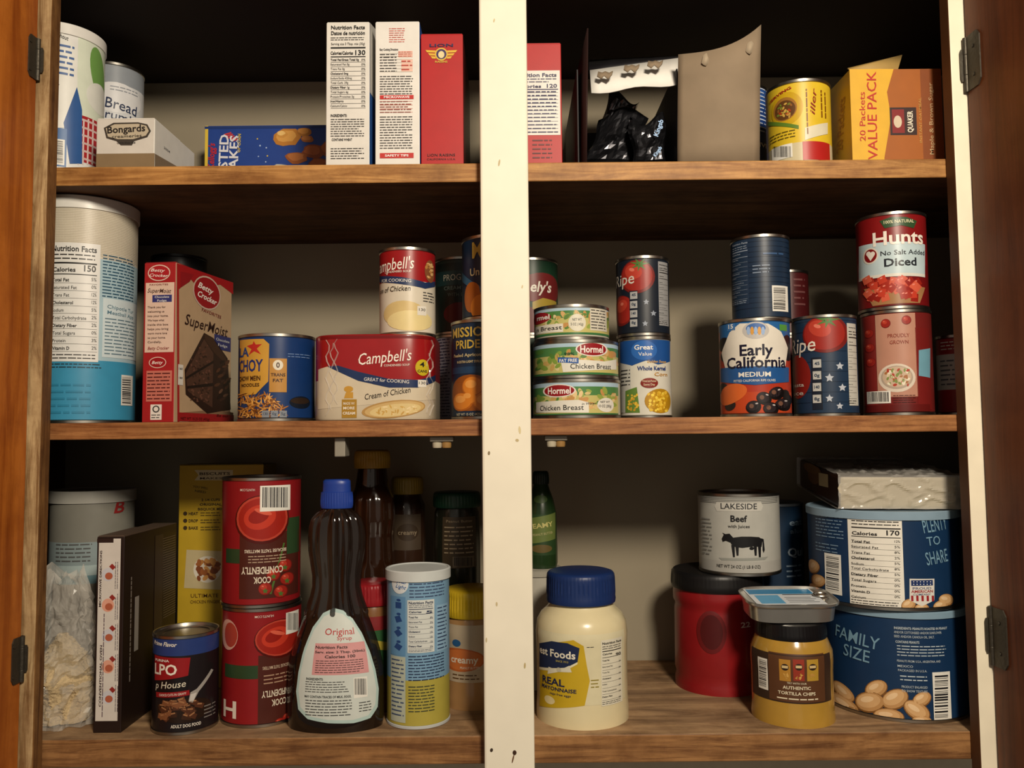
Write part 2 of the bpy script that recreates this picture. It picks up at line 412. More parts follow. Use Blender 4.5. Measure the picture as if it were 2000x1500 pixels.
def door(x,sgn,m,ang,hs,hw=.024,hh=.06):
    ax=Vector((sgn*math.sin(math.radians(ang)),-math.cos(math.radians(ang)),0)); nrm=Vector((sgn*math.cos(math.radians(ang)),math.sin(math.radians(ang)),0))
    V,Fc,N=boxdata(Vector((x,-.002,0)),ax,nrm,.46,.019,zbt-.03,ztp,.002)
    d=cab.part('door',V,Fc,m,smooth=False,label='open door with varnished brown wood inner face')
    iron=mat('4a453c',.5,.7,bump=.3,scale=200)
    for v in hs:
        u=1000+(x)*F/.9; z=P(u,v,0).z
        V=[];Fc=[]
        inn=-nrm
        def quadbox(o,e1,w,h,tn,t):
            b=len(V)
            for q in (0,1):
                for (aa,zz) in ((0,-h/2),(w*.8,-h/2),(w,-h*.4),(w,0),(w,h*.4),(w*.8,h/2),(0,h/2)):
                    p=o+e1*aa+tn*(t*q); V.append((p.x,p.y,z+zz))
            n=7; Fc.append(tuple(b+i for i in range(n))); Fc.append(tuple(b+n+i for i in range(n-1,-1,-1)))
            for i in range(n): j=(i+1)%n; Fc.append((b+i,b+j,b+n+j,b+n+i))
        o=Vector((x,-.003,0)); quadbox(o+ax*.002,ax,hw,hh,inn,.0015)
        quadbox(Vector((x-sgn*.001,-.0016,0)),Vector((-sgn,0,0)),.006,hh*.6,Vector((0,-1,0)),.0012)
        q=hh/2
        Vl,Fl,_=lathe(x-sgn*.0015,-.0035,[(.0005,z-q),(.0026,z-q),(.0026,z-.012),(.0023,z-.0115),(.0026,z-.011),(.0026,z+.011),(.0023,z+.0115),(.0026,z+.012),(.0026,z+q),(.0005,z+q+.001)],None,seg=14)
        b=len(V); V+=Vl; Fc+=[tuple(b+i for i in f) for f in Fl]
        for zz in (-.016,.016):
            c0=o+ax*.014+inn*.0018; b=len(V)
            for i in range(8):
                t=i*math.pi/4; p=c0+ax*(.0022*math.cos(t)); V.append((p.x,p.y,z+zz+.0022*math.sin(t)))
            for i in range(8): p=V[b+i]; V.append((p[0]+inn.x*.0006,p[1]+inn.y*.0006,p[2]))
            Fc.append(tuple(b+8+i for i in range(8)))
            for i in range(8): Fc.append((b+i,b+(i+1)%8,b+8+(i+1)%8,b+8+i))
        cab.part('hinge',V,Fc,iron,smooth=False,parent=d,label='aged metal hinge with screws')
door(-.531,-1,doorw,2,(120,1285),.014,.048); door(.5145,1,doorw_shade,2,(130,1240),.024,.062)
zu=ZM-.019
for u0,u1,n in ((840,886,2),(1064,1108,2),(655,676,1)):
    x0=P(u0,870,.035).x; x1=P(u1,870,.035).x
    o=slab(cab,'roller_catch',x0,x1,.03,.055,zu-.006 if n==2 else zu-.022,zu-.0002,mat('8f897c',.5,.3),.001,label='small metal and plastic roller catch')
    if n==2:
        for q in (.3,.7):
            xc=x0+(x1-x0)*q; V,Fc,I=lathe(xc,.035,[(.0005,zu-.013),(.005,zu-.013),(.0055,zu-.011),(.0055,zu-.007),(.003,zu-.0062)],None,seg=20); cab.part('roller',V,Fc,mat('b0a690' if q<.5 else '94703f',.4),parent=o)
w=bpy.data.meshes.new('wall_back'); w.from_pydata([(-2,YB+.02,-1.2),(2,YB+.02,-1.2),(2,YB+.02,1.4),(-2,YB+.02,1.4)],[],[(0,1,2,3)]); w.materials.append(mat('d8cbb0',.7)); wo=bpy.data.objects.new('wall_back',w); wo['kind']='structure'; sc.collection.objects.link(wo)
def sheet(T,name,cols,m,th=.0015,label=None,parent=None):
    V=[];Fc=[]
    n=len(cols[0])
    for c in cols: V+=[tuple(p) for p in c]
    for i in range(len(cols)-1):
        for j in range(n-1): Fc.append((i*n+j,(i+1)*n+j,(i+1)*n+j+1,i*n+j+1))
    o=T.part(name,V,Fc,m,label=label,parent=parent); md=o.modifiers.new('s','SOLIDIFY'); md.thickness=th; md.offset=0; return o
# ================= TOP SHELF
z=ZT
L=can('tall white paper canister with blue, green and red print',124,168,42,.09,z,['dcdbd8'],name='food_canister',cat='canister',lid='dddad4',group='canisters')
L.r(150,80,204,300,'d3dac8',lay=1); L.e(192,150,34,110,'6f9a50',10,2); L.e(186,190,36,60,'dcdcd4',0,3); L.r(150,232,206,322,'a3272c',lay=1.5)
for i in range(6): L.r(152+i*9,232,155+i*9,322,'d6c4c0',lay=2)
for i in range(6): L.r(150,238+i*15,206,242+i*15,'cbb2ae',lay=2.3)
L.m(80,95,116,240,20,lay=4)
L.p([(118,60),(150,95),(152,210),(135,250),(108,250),(108,70)],'dddcd6',2); L.p([(150,170),(160,215),(160,320),(136,320),(124,240)],'2a5490',3)
L.m(112,85,146,150,6,'2a5490',lay=5,hh=.4); L.r(104,250,130,325,'2c5f98',lay=3.4); L.bc(106,272,126,322,False,lay=5); L.t(124,72,20,8,'thout','3a3a3a',b=1,rot=-12)
L.done()
L=can('grey and white bread crumb canister with metal rim',222,122,118,.21,z,['8d939b',160,'cfd1d4'],name='food_canister',cat='canister',group='canisters')
L.e(225,190,100,60,'d8d8da',lay=1); L.t(236,206,60,20,'Bread','1f2c4c',b=0,rot=-6); L.t(234,228,56,16,'rumb','1f2c4c',rot=-6); L.m(215,170,270,182,2,'8a8f98'); L.done()
z1=P(240,232,.025).z
x0,x1=P(188,280,.025).x,P(302,280,.025).x
T,fr,ri,le=carton('small white cheese carton with brown cardboard base',(x0,.025),x1-x0,.118,z,z1,0,{'front':'c9c6be','right':'d6d3cb','top':'d9d6ce'},bev=.001)
L=Lab(T,fr)
L.r(188,300,302,328,'7f6c50',lay=1)
L.p([(203,250),(222,240),(270,239),(288,243),(295,256),(288,268),(262,276),(258,284),(236,284),(228,276),(208,270)],'3a3630',1.6); L.p([(207,251),(224,243),(270,242),(286,246),(291,256),(285,265),(260,272),(230,272),(211,267)],'b4aa94',2.4)
L.t(247,252,74,13,"Bongards",'1c1a18',b=1,rot=3,lay=6); L.t(248,266,58,6,'creameries','1c1a18',rot=2,lay=6); L.t(247,279,36,3.6,'Quality Since 1908','2a2a2a'); L.done()
L=Lab(T,ri,'side_print'); L.p([(302,300),(380,345),(380,360),(302,345)],'7f6c50',1); L.t(325,292,12,4,'2004','555555'); L.done()
x0,x1=P(400,300,.24).x,P(817,300,.24).x
T,fr,ri,le=carton('blue frosted cereal box lying on its side',(x0,.24),x1-x0,.06,z,P(500,246,.24).z,0,{'front':'1d3f8c','left':'e0c23c'},name='cereal_box')
L=Lab(T,fr)
L.r(400,246,406,380,'d8ba40'); L.r(400,246,640,251,'17336f',lay=1.5); L.t(413,305,50,12,"Kellogg's",'b8242e',rot=88,b=1,sh=.2)
L.t(437,296,66,17,'STED','dcdce2',rot=88,b=1); L.t(457,298,66,17,'AKES','dcdce2',rot=88,b=1); L.t(437,366,60,16,'FRO','dcdce2',rot=88,b=1)
for i in range(5): L.p([(438+i*4,262+i*3),(452+i*3,258+i*3),(452+i*3,261+i*3),(438+i*4,265+i*3)],'c83a34',3)
L.t(467,280,36,6,'OF CORN','d8ba40',rot=88,b=1)
def flake(u,v,w,h,c1,c2,lay):
    n=13; pts=[]
    for i in range(n):
        a=2*math.pi*i/n; k=random.uniform(.82,1.12); pts.append((u+w/2*k*math.cos(a),v+h/2*k*math.sin(a)))
    L.p(pts,c1,lay); L.p([(u+(a-u)*.72-2,v+(b-v)*.66-2) for a,b in pts],c2,lay+.4)
for i,(a,b_,w_,h_,c1,c2) in enumerate(((562,268,54,38,'b5772c','d0984a'),(552,262,22,14,'c48c40','e0b870'),(596,258,30,18,'a86c28','c8883c'),(612,296,46,26,'8a4420','a85c2c'),(580,308,44,24,'94501f','b06a34'),(622,320,44,22,'8a4420','a85c2c'),(600,272,26,14,'a4602a','c07c40'),(640,290,30,30,'8a4420','a85c2c'),(548,330,44,20,'a8a498','c8c4b8'))): flake(a,b_,w_,h_,c1,c2,2+i*.6)
L.sct(500,256,540,320,6,3,3,['d8ba40','9fb4da']); L.done()
def narrow(label,u0,u1,vt,d,cols,y=.03):
    x0,x1=P(u0,200,y).x,P(u1,200,y).x
    return carton(label,(x0,y),x1-x0,d,z,P((u0+u1)/2,vt,y).z,0,cols)
T,fr,ri,le=narrow('narrow white mix carton printed with nutrition facts and blue side',637,722,44,.15,{'front':'d6d3cc','right':'2b5a9c'})
L=Lab(T,fr)
L.t(680,54,66,7,'Nutrition Facts','1a1a1a',b=1); L.t(680,65,66,7,'Datos de nutrición','1a1a1a',b=1); L.m(646,72,714,80,2); L.t(680,86,66,4.5,'Serving size 3 Tbsp. mix (35g)','1a1a1a'); L.r(646,92,714,95,'1a1a1a')
L.t(668,104,44,6,'Calories/Calorías','1a1a1a',b=1); L.t(704,103,20,9,'130','1a1a1a',b=1); L.r(646,110,714,112,'1a1a1a')
for i,x in enumerate(('Total Fat/Grasa Total 0g','Saturated Fat 0g','Trans Fat 0g','Cholesterol 0mg','Sodium/Sodio 420mg','Total Carb. 29g','Dietary Fiber 1g','Total Sugars 6g','Protein/Proteínas 3g','Iron/Hierro','Calcium/Calcio')):
    L.t(646+len(x)*1.15,117+i*9,len(x)*2.3,4,x,'222222',b=i%3==0); L.t(710,117+i*9,8,4,'0%','222222'); L.r(646,121+i*9,714,121.7+i*9,'333333')
L.t(662,226,32,5,'INGREDIENTS:','222222',b=1); L.m(646,231,714,268,8); L.t(668,273,40,4.5,'CONTAINS WHEAT','222222',b=1); L.m(646,288,714,312,5); L.done()
L=Lab(T,ri,'side_print'); L.p([(722,44),(760,90),(760,240),(722,180)],'cfccc6',1); L.done()
T,fr,ri,le=narrow('narrow white carton with red and black directions text',733,820,43,.15,{'front':'dad7d1','right':'27509a'})
L=Lab(T,fr)
L.m(760,54,792,84,7,'c8665c'); L.t(760,97,36,4,'Easy Cooking Directions','222222',b=1)
for (a,b_,c_,d_) in ((778,100,806,112),(784,116,806,140)): L.r(a,b_,c_,d_,'e0b8a8',lay=1); L.m(a,b_,c_,d_,3,'b04438')
for i in range(7): L.r(742,104+i*6,806,104.6+i*6,'b8b2a8',lay=2)
L.m(742,104,776,142,7); L.m(742,147,808,186,8); L.r(742,186,808,194,'b82c28',lay=3); L.t(775,190,50,4,'MICROWAVE','eeeeee',b=1)
for i in range(4): L.r(742,198+i*7,806,198.7+i*7,'c87a6a',lay=2)
L.m(742,196,806,222,5,'8a4a40'); L.m(742,226,808,292,13,'3a3a3a'); L.r(742,299,808,309,'b82c28',lay=3); L.t(775,304,46,4,'SAFETY TIPS','eeeeee',b=1); L.done()
T,fr,ri,le=narrow('narrow red raisin carton with yellow emblem',822,905,67,.15,{'front':'a81214','right':'4c0c0d','left':'a81214'})  # right face a darker red, the post's shade painted into its colour
L=Lab(T,fr)
L.t(862,89,46,5.5,'LION','1d1a4a',b=1); L.e(862,106,25,25,'d0b040',lay=2); L.e(862,106,20,20,'3a2a5a',lay=3); L.e(862,107,12,14,'d8c898',lay=4)
for s_ in (-1,1):
    for i in range(3): L.p([(862+s_*11,99+i*6),(862+s_*(31-i*5),98+i*6),(862+s_*(28-i*5),102.5+i*6),(862+s_*11,103+i*6)],'d0a834',3)
L.t(862,121,24,3.5,'RAISINS','d0b040',b=1); L.t(862,303,54,5,'LION RAISINS','2a0a0c',b=0); L.t(862,311,56,3.5,'CALIFORNIA U.S.A.','2a0a0c'); L.done()
x0,x1=P(992,200,.04).x,P(1097,200,.04).x
T,fr,ri,le=carton('red carton with white nutrition panel',(x0,.04),x1-x0,.14,z,P(1060,85,.04).z,0,{'front':'a61516'})
L=Lab(T,fr); L.r(1000,138,1094,264,'d6d2cc'); L.t(1044,147,86,7,'Nutrition Facts','1d1a4a',b=1); L.m(1004,152,1090,163,2,'1d1a4a'); L.t(1032,169,50,6,'Calories','1d1a4a',b=1); L.t(1078,168,20,7,'120','1d1a4a',b=1); L.r(1004,174,1090,176,'1d1a4a',lay=3)
for i in range(12): L.r(1004,181+i*7,1090,181.7+i*7,'1d1a4a',lay=3)
L.m(1004,176,1090,262,12,'1d1a4a'); L.m(1040,270,1080,312,5,'5a0d10'); L.done()
# open box
x0,x1=P(1128,250,.06).x,P(1326,250,.06).x
T=Thing('open_snack_box','opened black cardboard box with torn brown flaps holding foil packets','box',((x0+x1)/2,.15,z))
blk=mat('121014',.6); brn=mat('85745f',.8,var=.18,scale=30,bump=.2)
zt=P(1230,135,.06).z
slab(T,'box_floor',x0,x1,.06,.27,z+.0003,z+.0015,blk,0)
slab(T,'side_panel',x0,x0+.0015,.06,.27,z+.0015,zt,blk,0); slab(T,'side_panel',x1-.0015,x1,.06,.27,z+.0015,zt,blk,0); slab(T,'back_panel',x0+.0015,x1-.0015,.268,.27,z+.0015,zt,blk,0)
cols=[]
for i in range(15):
    t=i/14; u=1323+160*t; yy=.052-.012*math.sin(t*3.1)-.008*t; vt=112-14*t-44*t**3
    top=P(u,vt,yy); bot=P(u,318,yy); cols.append([Vector((bot.x+(top.x-bot.x)*q,yy-.006*q*q,(z+.0005)+(top.z-z)*q)) for q in (0,.2,.4,.6,.8,1)])
sheet(T,'flap',cols,brn,label='torn grey-brown cardboard flap')
for (a,b_) in ((1376,115),(1415,108),(1440,100),(1462,92)):
    sheet(T,'torn_fiber',[[P(a+dx,b_+8+dy,.0325),P(a+dx+3,b_-6-dy,.0325)] for dx,dy in ((-6,0),(-2,4),(3,6),(7,1))],mat('a3937c',.8),th=.0006)
A,B,Cc,Dd=P(1148,55,.035),P(1144,250,.035),P(1122,250,.09),P(1126,150,.09)
sheet(T,'flap',[[Vector((B.x,.035,z+.0005)),A],[Vector((Cc.x,.09,z+.0005)),Vector((Dd.x,.09,Dd.z))]],mat('2a1512',.6),label='dark red cardboard flap')
sheet(T,'flap',[[P(1155+170*t,182-18*t+3*math.sin(t*9),.062),P(1152+173*t,138-24*t,.085)] for t in [i/10 for i in range(11)]],mat('e2dfd8',.6),label='white inner flap with torn tabs')
sheet(T,'flap',[[P(1150+175*t,137-24*t,.085),P(1150+175*t,118-8*t,.16)] for t in [i/4 for i in range(5)]],blk)
for (a,b_) in ((1180,146),(1232,133),(1278,125)):
    sheet(T,'torn_tab',[[P(a+dx,b_+dy,.06),P(a+dx+2,b_-7+dy*.4,.0625)] for dx,dy in ((-14,3),(-6,8),(0,2),(8,9),(15,0))],brn)
def pillow(T,name,u0,v0,u1,v1,Y,th,m,tilt=0,amp=.006,zb=None,seed=0,n=14):
    V=[];Fc=[]
    for side_ in (-1,1):
        for j in range(n+1):
            for i in range(n+1):
                a,b=i/n,j/n; uu=u0+(u1-u0)*a; vv=v1+(v0-v1)*b
                du=tilt*(b-.5); p=P(uu+du+8*math.sin(b*7+seed)*(a-.5),vv+14*math.sin(a*5+seed*2)*b,Y)
                e=(max(0,1-(2*a-1)**4)*max(0,1-(2*b-1)**4))**.5
                q=Vector((p.x*26+seed*5,side_*3,p.z*26)); nz=noise.noise(q)*amp*1.4+(.4-abs(noise.noise(q*2.6))*2)*amp*.8
                y=Y+side_*th*e+nz*e
                jx=noise.noise(q*4+Vector((9,0,0)))*.003*e
                zz=max(p.z,zb+.0005) if zb is not None else p.z
                V.append((p.x+jx,y,zz))
    N=(n+1)**2
    for s_ in (0,1):
        for j in range(n):
            for i in range(n):
                a=s_*N+j*(n+1)+i
                for f in ((a,a+1,a+n+2),(a,a+n+2,a+n+1)): Fc.append(f if s_==0 else f[::-1])
    return T.part(name,V,Fc,m,smooth=False)
foil=mat('323236',.24,.75,var=.2); foil2=mat('8a8b90',.25,.9,var=.2)
for (a,b_,c_,d_,Y,tl,m,sd,lb) in ((1156,222,1246,321,.125,34,foil,1,'crumpled black foil packet leaning in the open box'),(1232,232,1300,321,.1,-6,foil,3,'crumpled black foil packet with blue print'),(1172,190,1236,321,.19,30,foil2,5,'shiny silver foil packet behind the black ones')):
    T2=Thing('foil_packet',lb,'packet',(P((a+c_)/2,b_,Y).x,Y,z+.002),'foil packets in the open box'); pillow(T2,'packet_body',a,b_,c_,d_,Y,.011,m,tl,.008,z+.002,sd)
    if sd==3:
        L=Lab(T2,Plane((0,Y-.0195,0),X,(0,-1,0)),'printed_text'); L.t(1286,250,34,9,'Kingsb','8fb4e0',rot=70,b=1); L.t(1284,296,22,7,'Kingsb','8fb4e0',rot=55,b=1); L.done()
L=can('blue can partly hidden behind the cardboard flap',1448,108,162,.2,z,['264f96',200,'1c3a78'],group='cans on the top shelf'); L.t(1486,283,24,8,'SIVE','d8d8d8',b=1); L.m(1478,170,1498,260,12,'b8c4dc'); L.done()
L=can('yellow soup can with red lower band and barcode',1559,132,152,.09,z,['d2b22a',276,'c4b896'],group='cans on the top shelf')
L.e(1538,212,62,66,'c09a18',lay=1); L.e(1534,213,46,46,'99692a',lay=2); L.e(1534,215,40,38,'5c3a1c',lay=3); L.sct(1520,202,1548,228,26,7,4,['a03a1c','c8a04a','6a7a2a','8a5a2a'],4)
L.t(1525,184,44,5,'SERVING','9a1c18',rot=20,b=1); L.t(1588,198,52,9,'iller','8c2a1c',rot=84,sh=.3); L.m(1572,170,1580,262,1,'7a4a10',rot=90); L.m(1600,175,1614,230,2,'7a4a10',rot=90); L.p([(1500,238),(1560,245),(1560,252),(1500,246)],'5b7a28',3)
L.p([(1572,250),(1616,240),(1616,262),(1572,274)],'d0c9b0',3); L.r(1568,276,1620,312,'a8201c',lay=2); L.bc(1508,284,1548,311,lay=3); L.m(1504,256,1556,274,3,'5a4a10'); L.done()
x0=P(1662,220,.05).x;x1=P(1841,220,.05).x
T,fr,ri,le=carton('yellow and orange instant oatmeal carton with opened top flap',(x0,.05),x1-x0,.16,z,P(1720,135,.05).z,0,{'front':'cf9423','left':'c9a02c','top':'b8a070'},flaps=False)
L=Lab(T,fr); L.r(1662,135,1724,315,'d4a42a',lay=1); L.r(1724,135,1841,315,'9a5519',lay=1.3); L.p([(1720,135),(1745,135),(1732,180),(1740,230),(1726,315),(1720,315)],'d4a42a',1.6); L.r(1800,135,1841,315,'7c3f16',lay=1.9)  # last strip at far right paints the frame's shadow in darker brown
L.t(1684,228,96,11,'20 Packets','b3261e',rot=89); L.t(1703,226,172,18,'VALUE PACK','b3261e',rot=89)
L.r(1738,210,1790,264,'2c1412',lay=3); L.r(1742,214,1766,260,'7c1c1c',lay=4); L.t(1777,238,42,10,'QUAKER','e0d8c4',rot=89,b=1); L.e(1753,238,16,24,'c8b8a0',lay=5)
L.t(1797,235,88,5,'INSTANT OATMEAL','b88a48',rot=89); L.t(1818,232,140,8,'Maple & Brown Sugar','b89870',rot=89); L.done()
L=Lab(T,le,'side_print'); L.t(1643,245,100,12,'20 Packets','a9761f',rot=85); L.done()
zc=P(1720,135,.05).z
sheet(T,'top_flap',[[Vector((x0+.003,.055,zc+.001)),P(1655,134,.06)],[Vector((x0+.06,.055,zc+.001)),P(1762,108,.075)]],mat('a88a50',.6),label='opened top flap')
# ================= MIDDLE SHELF
z=ZM
L=can('large light blue and white oats canister with woven pattern top',166,212,381,.105,z,['cbc3b2',500,'a2bcc6',702,'3a8cb0'],name='food_canister',cat='canister',lid='dcdad3',lidh=.014,group='canisters')
for i in range(30): L.r(96,402+i*3.3,268,402.6+i*3.3,'b5ab96',lay=1)
for i in range(58): L.r(96+i*3,400,96.6+i*3,498,'bdb39e',lay=1.5)
L.nf(98,474,194,706,'150',bg='dcdbd7'); L.m(200,500,262,585,14,'24506a'); L.r(200,586,266,700,'c6d4d8',lay=2); L.t(234,603,50,7,'Chipotle Tur','5a7a8a',rot=-3); L.t(234,614,50,7,'Meatball App','5a7a8a',rot=-3); L.m(204,622,262,696,11,'5a7482')
L.m(100,708,200,720,2,'2a3a44'); L.bc(236,733,258,792,False,lay=4); L.m(100,745,180,812,5,'2f7ea0'); L.done()
T,fr,ri,le=carton('red chocolate cake mix carton turned sideways',(P(279,700,.04).x,.04),.0385,.145,z,P(320,512,.035).z,-6,{'front':'981a1e','right':'b79a7a','top':'8a1a1e'},group=None)
L=Lab(T,fr)
L.e(311,533,44,32,'cfb9aa',lay=1.6); L.e(311,533,40,28,'a01820',lay=2.4); L.t(309,528,28,6,'Betty','eee4dc',rot=-4,sh=.3); L.t(311,538,36,6,'Crocker','eee4dc',rot=-4,sh=.3)
L.r(284,552,340,688,'cfb5a4',lay=1.2); L.t(311,556,36,3,'FAVORITES','7a1820'); L.t(312,568,46,8,'SuperMoist','3a1a14',sh=.25,rot=-3); L.r(298,576,336,590,'2a2f6a',lay=3); L.t(317,580,28,4,'Chocolate','dddddd'); L.t(317,587,18,4,'Fudge','dddddd')
for i,x in enumerate(('Thank you for','welcoming us','into your home.','We hope what','inside this box','helps you bring','warm more love','to your home.','Cordially,')): L.t(289+len(x)*1.35,600+i*8.5,len(x)*2.7,4,x,'3a1816')
L.t(310,680,42,6,'Betty Crocker','7e1018',sh=.3); L.e(308,708,34,22,'cfb9aa',lay=1.6); L.e(308,708,31,19,'8e1018',lay=2.4); L.t(308,708,22,6,'Betty','eee4dc',sh=.3)
L.r(286,724,336,784,'b86a5c',lay=1.5); L.m(288,726,334,782,8,'4a1414'); L.r(294,790,316,820,'d8d0c8',lay=1.6); L.e(305,799,14,14,'3a3a3a',lay=2.4); L.e(305,799,9,9,'d8d0c8',lay=3); L.m(296,808,314,818,2); L.done()
L=Lab(T,ri,'front_print')
L.p([(345,514),(346,824),(350,824),(349,565),(372,545),(385,560),(430,556),(455,575),(455,552)],'a01a1e',1); L.p([(370,550),(378,536),(352,530),(352,562)],'8e181e',1.8)
L.e(403,572,54,66,'c8b0a0',-8,3); L.e(403,572,50,60,'96181e',-8,4); L.t(401,563,30,11,'Betty','f0e8e0',b=1,sh=.2,rot=-10); L.t(404,582,38,11,'Crocker','f0e8e0',b=1,sh=.2,rot=-10)
L.t(412,612,38,6,'FAVORITES','7a1820',rot=-6); L.t(402,636,84,20,'SuperMoist','2e120e',sh=.2,rot=-3); L.r(418,656,450,684,'2a2f6a',lay=3); L.t(434,665,26,5,'Chocolate','dddddd'); L.t(434,675,18,5,'Fudge','dddddd')
L.p([(360,722),(398,650),(416,660),(444,700),(450,800),(404,808),(362,770)],'2b1710',3)
L.p([(362,730),(398,662),(416,690),(414,796),(366,764)],'4c3024',3.6); L.p([(398,652),(416,662),(440,700),(446,716),(418,690),(400,664)],'3c2418',3.9)
L.sct(372,700,410,785,90,5,3,['5e3a2c','2e1a12','6a4436','3c241a'],4.3); L.sct(385,675,405,700,16,4,3,['5e3a2c','2e1a12'],4.3)
L.p([(363,736),(416,704),(416,709),(363,741)],'1c0e0a',5.5); L.p([(365,754),(415,748),(415,754),(365,759)],'1c0e0a',5.5)
L.sct(422,705,446,795,24,12,5,['3c241a','20100b','50301f','6a4a38'],4.2,9,40)
L.p([(352,806),(420,800),(455,806),(455,812),(352,814)],'8a6a50',2.4)
L.r(347,712,357,752,'d8d2ca',lay=3); L.t(352,720,7,4,'160','222222'); L.t(352,738,7,4,'180','222222')
L.r(346,808,456,824,'981a1e',lay=3.2); L.t(380,818,56,5,'NET WT 15.25 OZ (432g)','2a0808'); L.t(434,812,24,5,'Be our','2a0808',sh=.2); L.done()
L=can('tall dark canister with black rim behind the cake mix',348,112,494,.235,z,['1a1c1e',520,'20252a'],name='food_canister',cat='canister',metal=mat('3a3c3e',.35,.9),group='canisters'); L.m(330,540,400,560,3,'3a5a54'); L.done()
L=can('blue chow mein noodle can with yellow emblem',541,152,650,.085,z,['123264'],rough=.34,group='cans on the middle shelf')
L.p([(469,665),(515,662),(526,672),(524,745),(500,770),(469,775)],'c09038',2)
L.p([(483,676),(494,672),(496,666),(500,673),(512,672),(502,681),(510,692),(497,686),(486,694),(492,682)],'b02a24',4); L.t(477,688,20,17,'LA','1a3a78',b=1); L.t(490,714,48,22,'CHOY','1a2c6a',b=1); L.t(488,739,42,9,'CHOW MEIN','3a1c10',b=1); L.t(490,752,34,6,'NOODLES','3a1c10',b=1)
L.r(526,700,560,766,'b07e36',lay=3); L.e(543,713,20,20,'d4ccb8',lay=4); L.t(543,713,7,10,'0','3a1c10',b=1); L.t(543,732,28,6,'TRANS','3a1c10',b=1); L.t(543,743,20,6,'FAT','3a1c10',b=1)
for i in range(230):
    a,b_=random.uniform(470,560),random.uniform(770,816)
    if b_<770+(a-520)*.7: continue
    L.e(a,b_,17,2.4,random.choice(['a86a28','c08840','7a4a1c','5a3014','d8a050']),random.uniform(0,180),3+i/230*2.5,6)
L.e(585,786,40,24,'101824',lay=2); L.e(585,783,36,12,'2c2018',lay=3)
for i in range(3): L.r(512+i*17,802,526+i*17,817,'7a8088',lay=5.8); L.t(519+i*17,808,8,5,('130','0g','5g')[i],'1a2c44')
L.m(562,690,606,700,2,'6a84b0'); L.done()
# shrink-wrapped pack
yc=.103; zpk=P(735,652,.035).z; xc=P(735,738,.075).x; rx,ry=.0715,.069
T=Thing('soup_can_pack','shrink-wrapped red and white pack of four soup cans','multipack',(xc,yc,z))
ft=Foot(xc,yc,rx,ry,4.2,z+.05); n=96; pts=[ft.map(ft.S[0]+(ft.S[-1]-ft.S[0])*i/n,0,0)[:2] for i in range(n)]
def loft(pts,cx,cy,rings,mi=None):
    V=[];Fc=[];I=[];n=len(pts)
    for s_,zz in rings: V+=[(cx+(x-cx)*s_,cy+(y-cy)*s_,zz) for x,y in pts]
    for j in range(len(rings)-1):
        for i in range(n): Fc.append((j*n+i,j*n+(i+1)%n,(j+1)*n+(i+1)%n,(j+1)*n+i)); I.append(mi[j] if mi else 0)
    Fc.append(tuple(range(n-1,-1,-1))); I.append(mi[0] if mi else 0); b=(len(rings)-1)*n; Fc.append(tuple(range(b,b+n))); I.append(mi[-1] if mi else 0); return V,Fc,I
def zz_(v): return P(735,v,.035).z
V,Fc,I=loft(pts,xc,yc,[(.96,z+.0002),(.985,z+.0008),(1,z+.003),(1,zz_(742)),(1,zpk-.004),(.995,zpk-.0015),(.975,zpk-.0003),(.93,zpk)],[1,1,1,0,0,0,0])
L=Lab(T,ft,'shrink_wrap',(V,Fc,I,[mat('8e1418',.25,coat=.3),mat('c4b79f',.25,coat=.3)]),rough=.28)
L.r(626,655,846,661,'6c0e12',lay=.5)
L.p([(622,722),(640,716),(660,722),(700,742),(760,760),(815,758),(850,744),(850,780),(622,800)],'c4b79f',1)
L.p([(640,716),(660,714),(700,726),(760,740),(815,742),(850,732),(850,743),(815,757),(760,757),(700,744),(665,728)],'1f2f54',3)
L.t(752,697,104,22,"Campbell's",'e4dbd0',b=0,sh=.3,rot=5); L.t(775,713,50,4,'CONDENSED SOUP','e4dbd0',rot=2); L.t(755,743,88,6.5,'GREAT for COOKING','d8d4cc',rot=-4)
L.t(757,768,90,11,'Cream of Chicken','2a2018',rot=9,sh=.25); L.e(824,718,26,32,'b9a424',lay=4); L.t(824,712,9,9,'4','222222',b=1); L.t(824,725,18,5,'CANS','222222',b=1)
L.e(768,799,124,34,'a8824a',6,2); L.e(770,799,116,29,'c0a068',6,3); L.e(772,801,100,24,'ceb67e',6,4); L.sct(735,794,812,808,30,9,3,['c09a50','dfc898','b89048','d8c08c'],4.5)
L.e(681,760,18,12,'b98a36',lay=4); L.p([(676,766),(690,766),(690,778),(672,778)],'b98a36',4); L.r(668,780,697,816,'a07828',lay=4); L.t(682,788,22,5,'MADE W/','e0d8c8'); L.t(682,797,22,5,'MORE','e0d8c8',b=1); L.t(682,807,24,5,'CREAM','e0d8c8',b=1)
L.r(816,742,832,756,'d8d2c6',lay=4); L.t(824,748,12,5,'130','222222')
L.done()
# crinkled clear film ridges
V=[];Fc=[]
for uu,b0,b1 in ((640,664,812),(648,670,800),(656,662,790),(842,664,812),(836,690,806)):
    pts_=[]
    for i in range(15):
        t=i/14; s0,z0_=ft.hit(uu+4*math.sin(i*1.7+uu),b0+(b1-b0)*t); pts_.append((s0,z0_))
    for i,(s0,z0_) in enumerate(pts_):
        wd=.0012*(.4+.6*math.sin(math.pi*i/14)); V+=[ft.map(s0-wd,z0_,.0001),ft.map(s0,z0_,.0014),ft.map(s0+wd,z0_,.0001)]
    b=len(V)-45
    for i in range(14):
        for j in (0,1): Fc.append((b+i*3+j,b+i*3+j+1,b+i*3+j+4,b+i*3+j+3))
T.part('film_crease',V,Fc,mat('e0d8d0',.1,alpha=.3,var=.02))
L=can('red and white cream of chicken soup can on the pack',796,112,481,.085,zpk,['8e1418',548,'cbc2b0'],rough=.34,group='cans on the middle shelf')
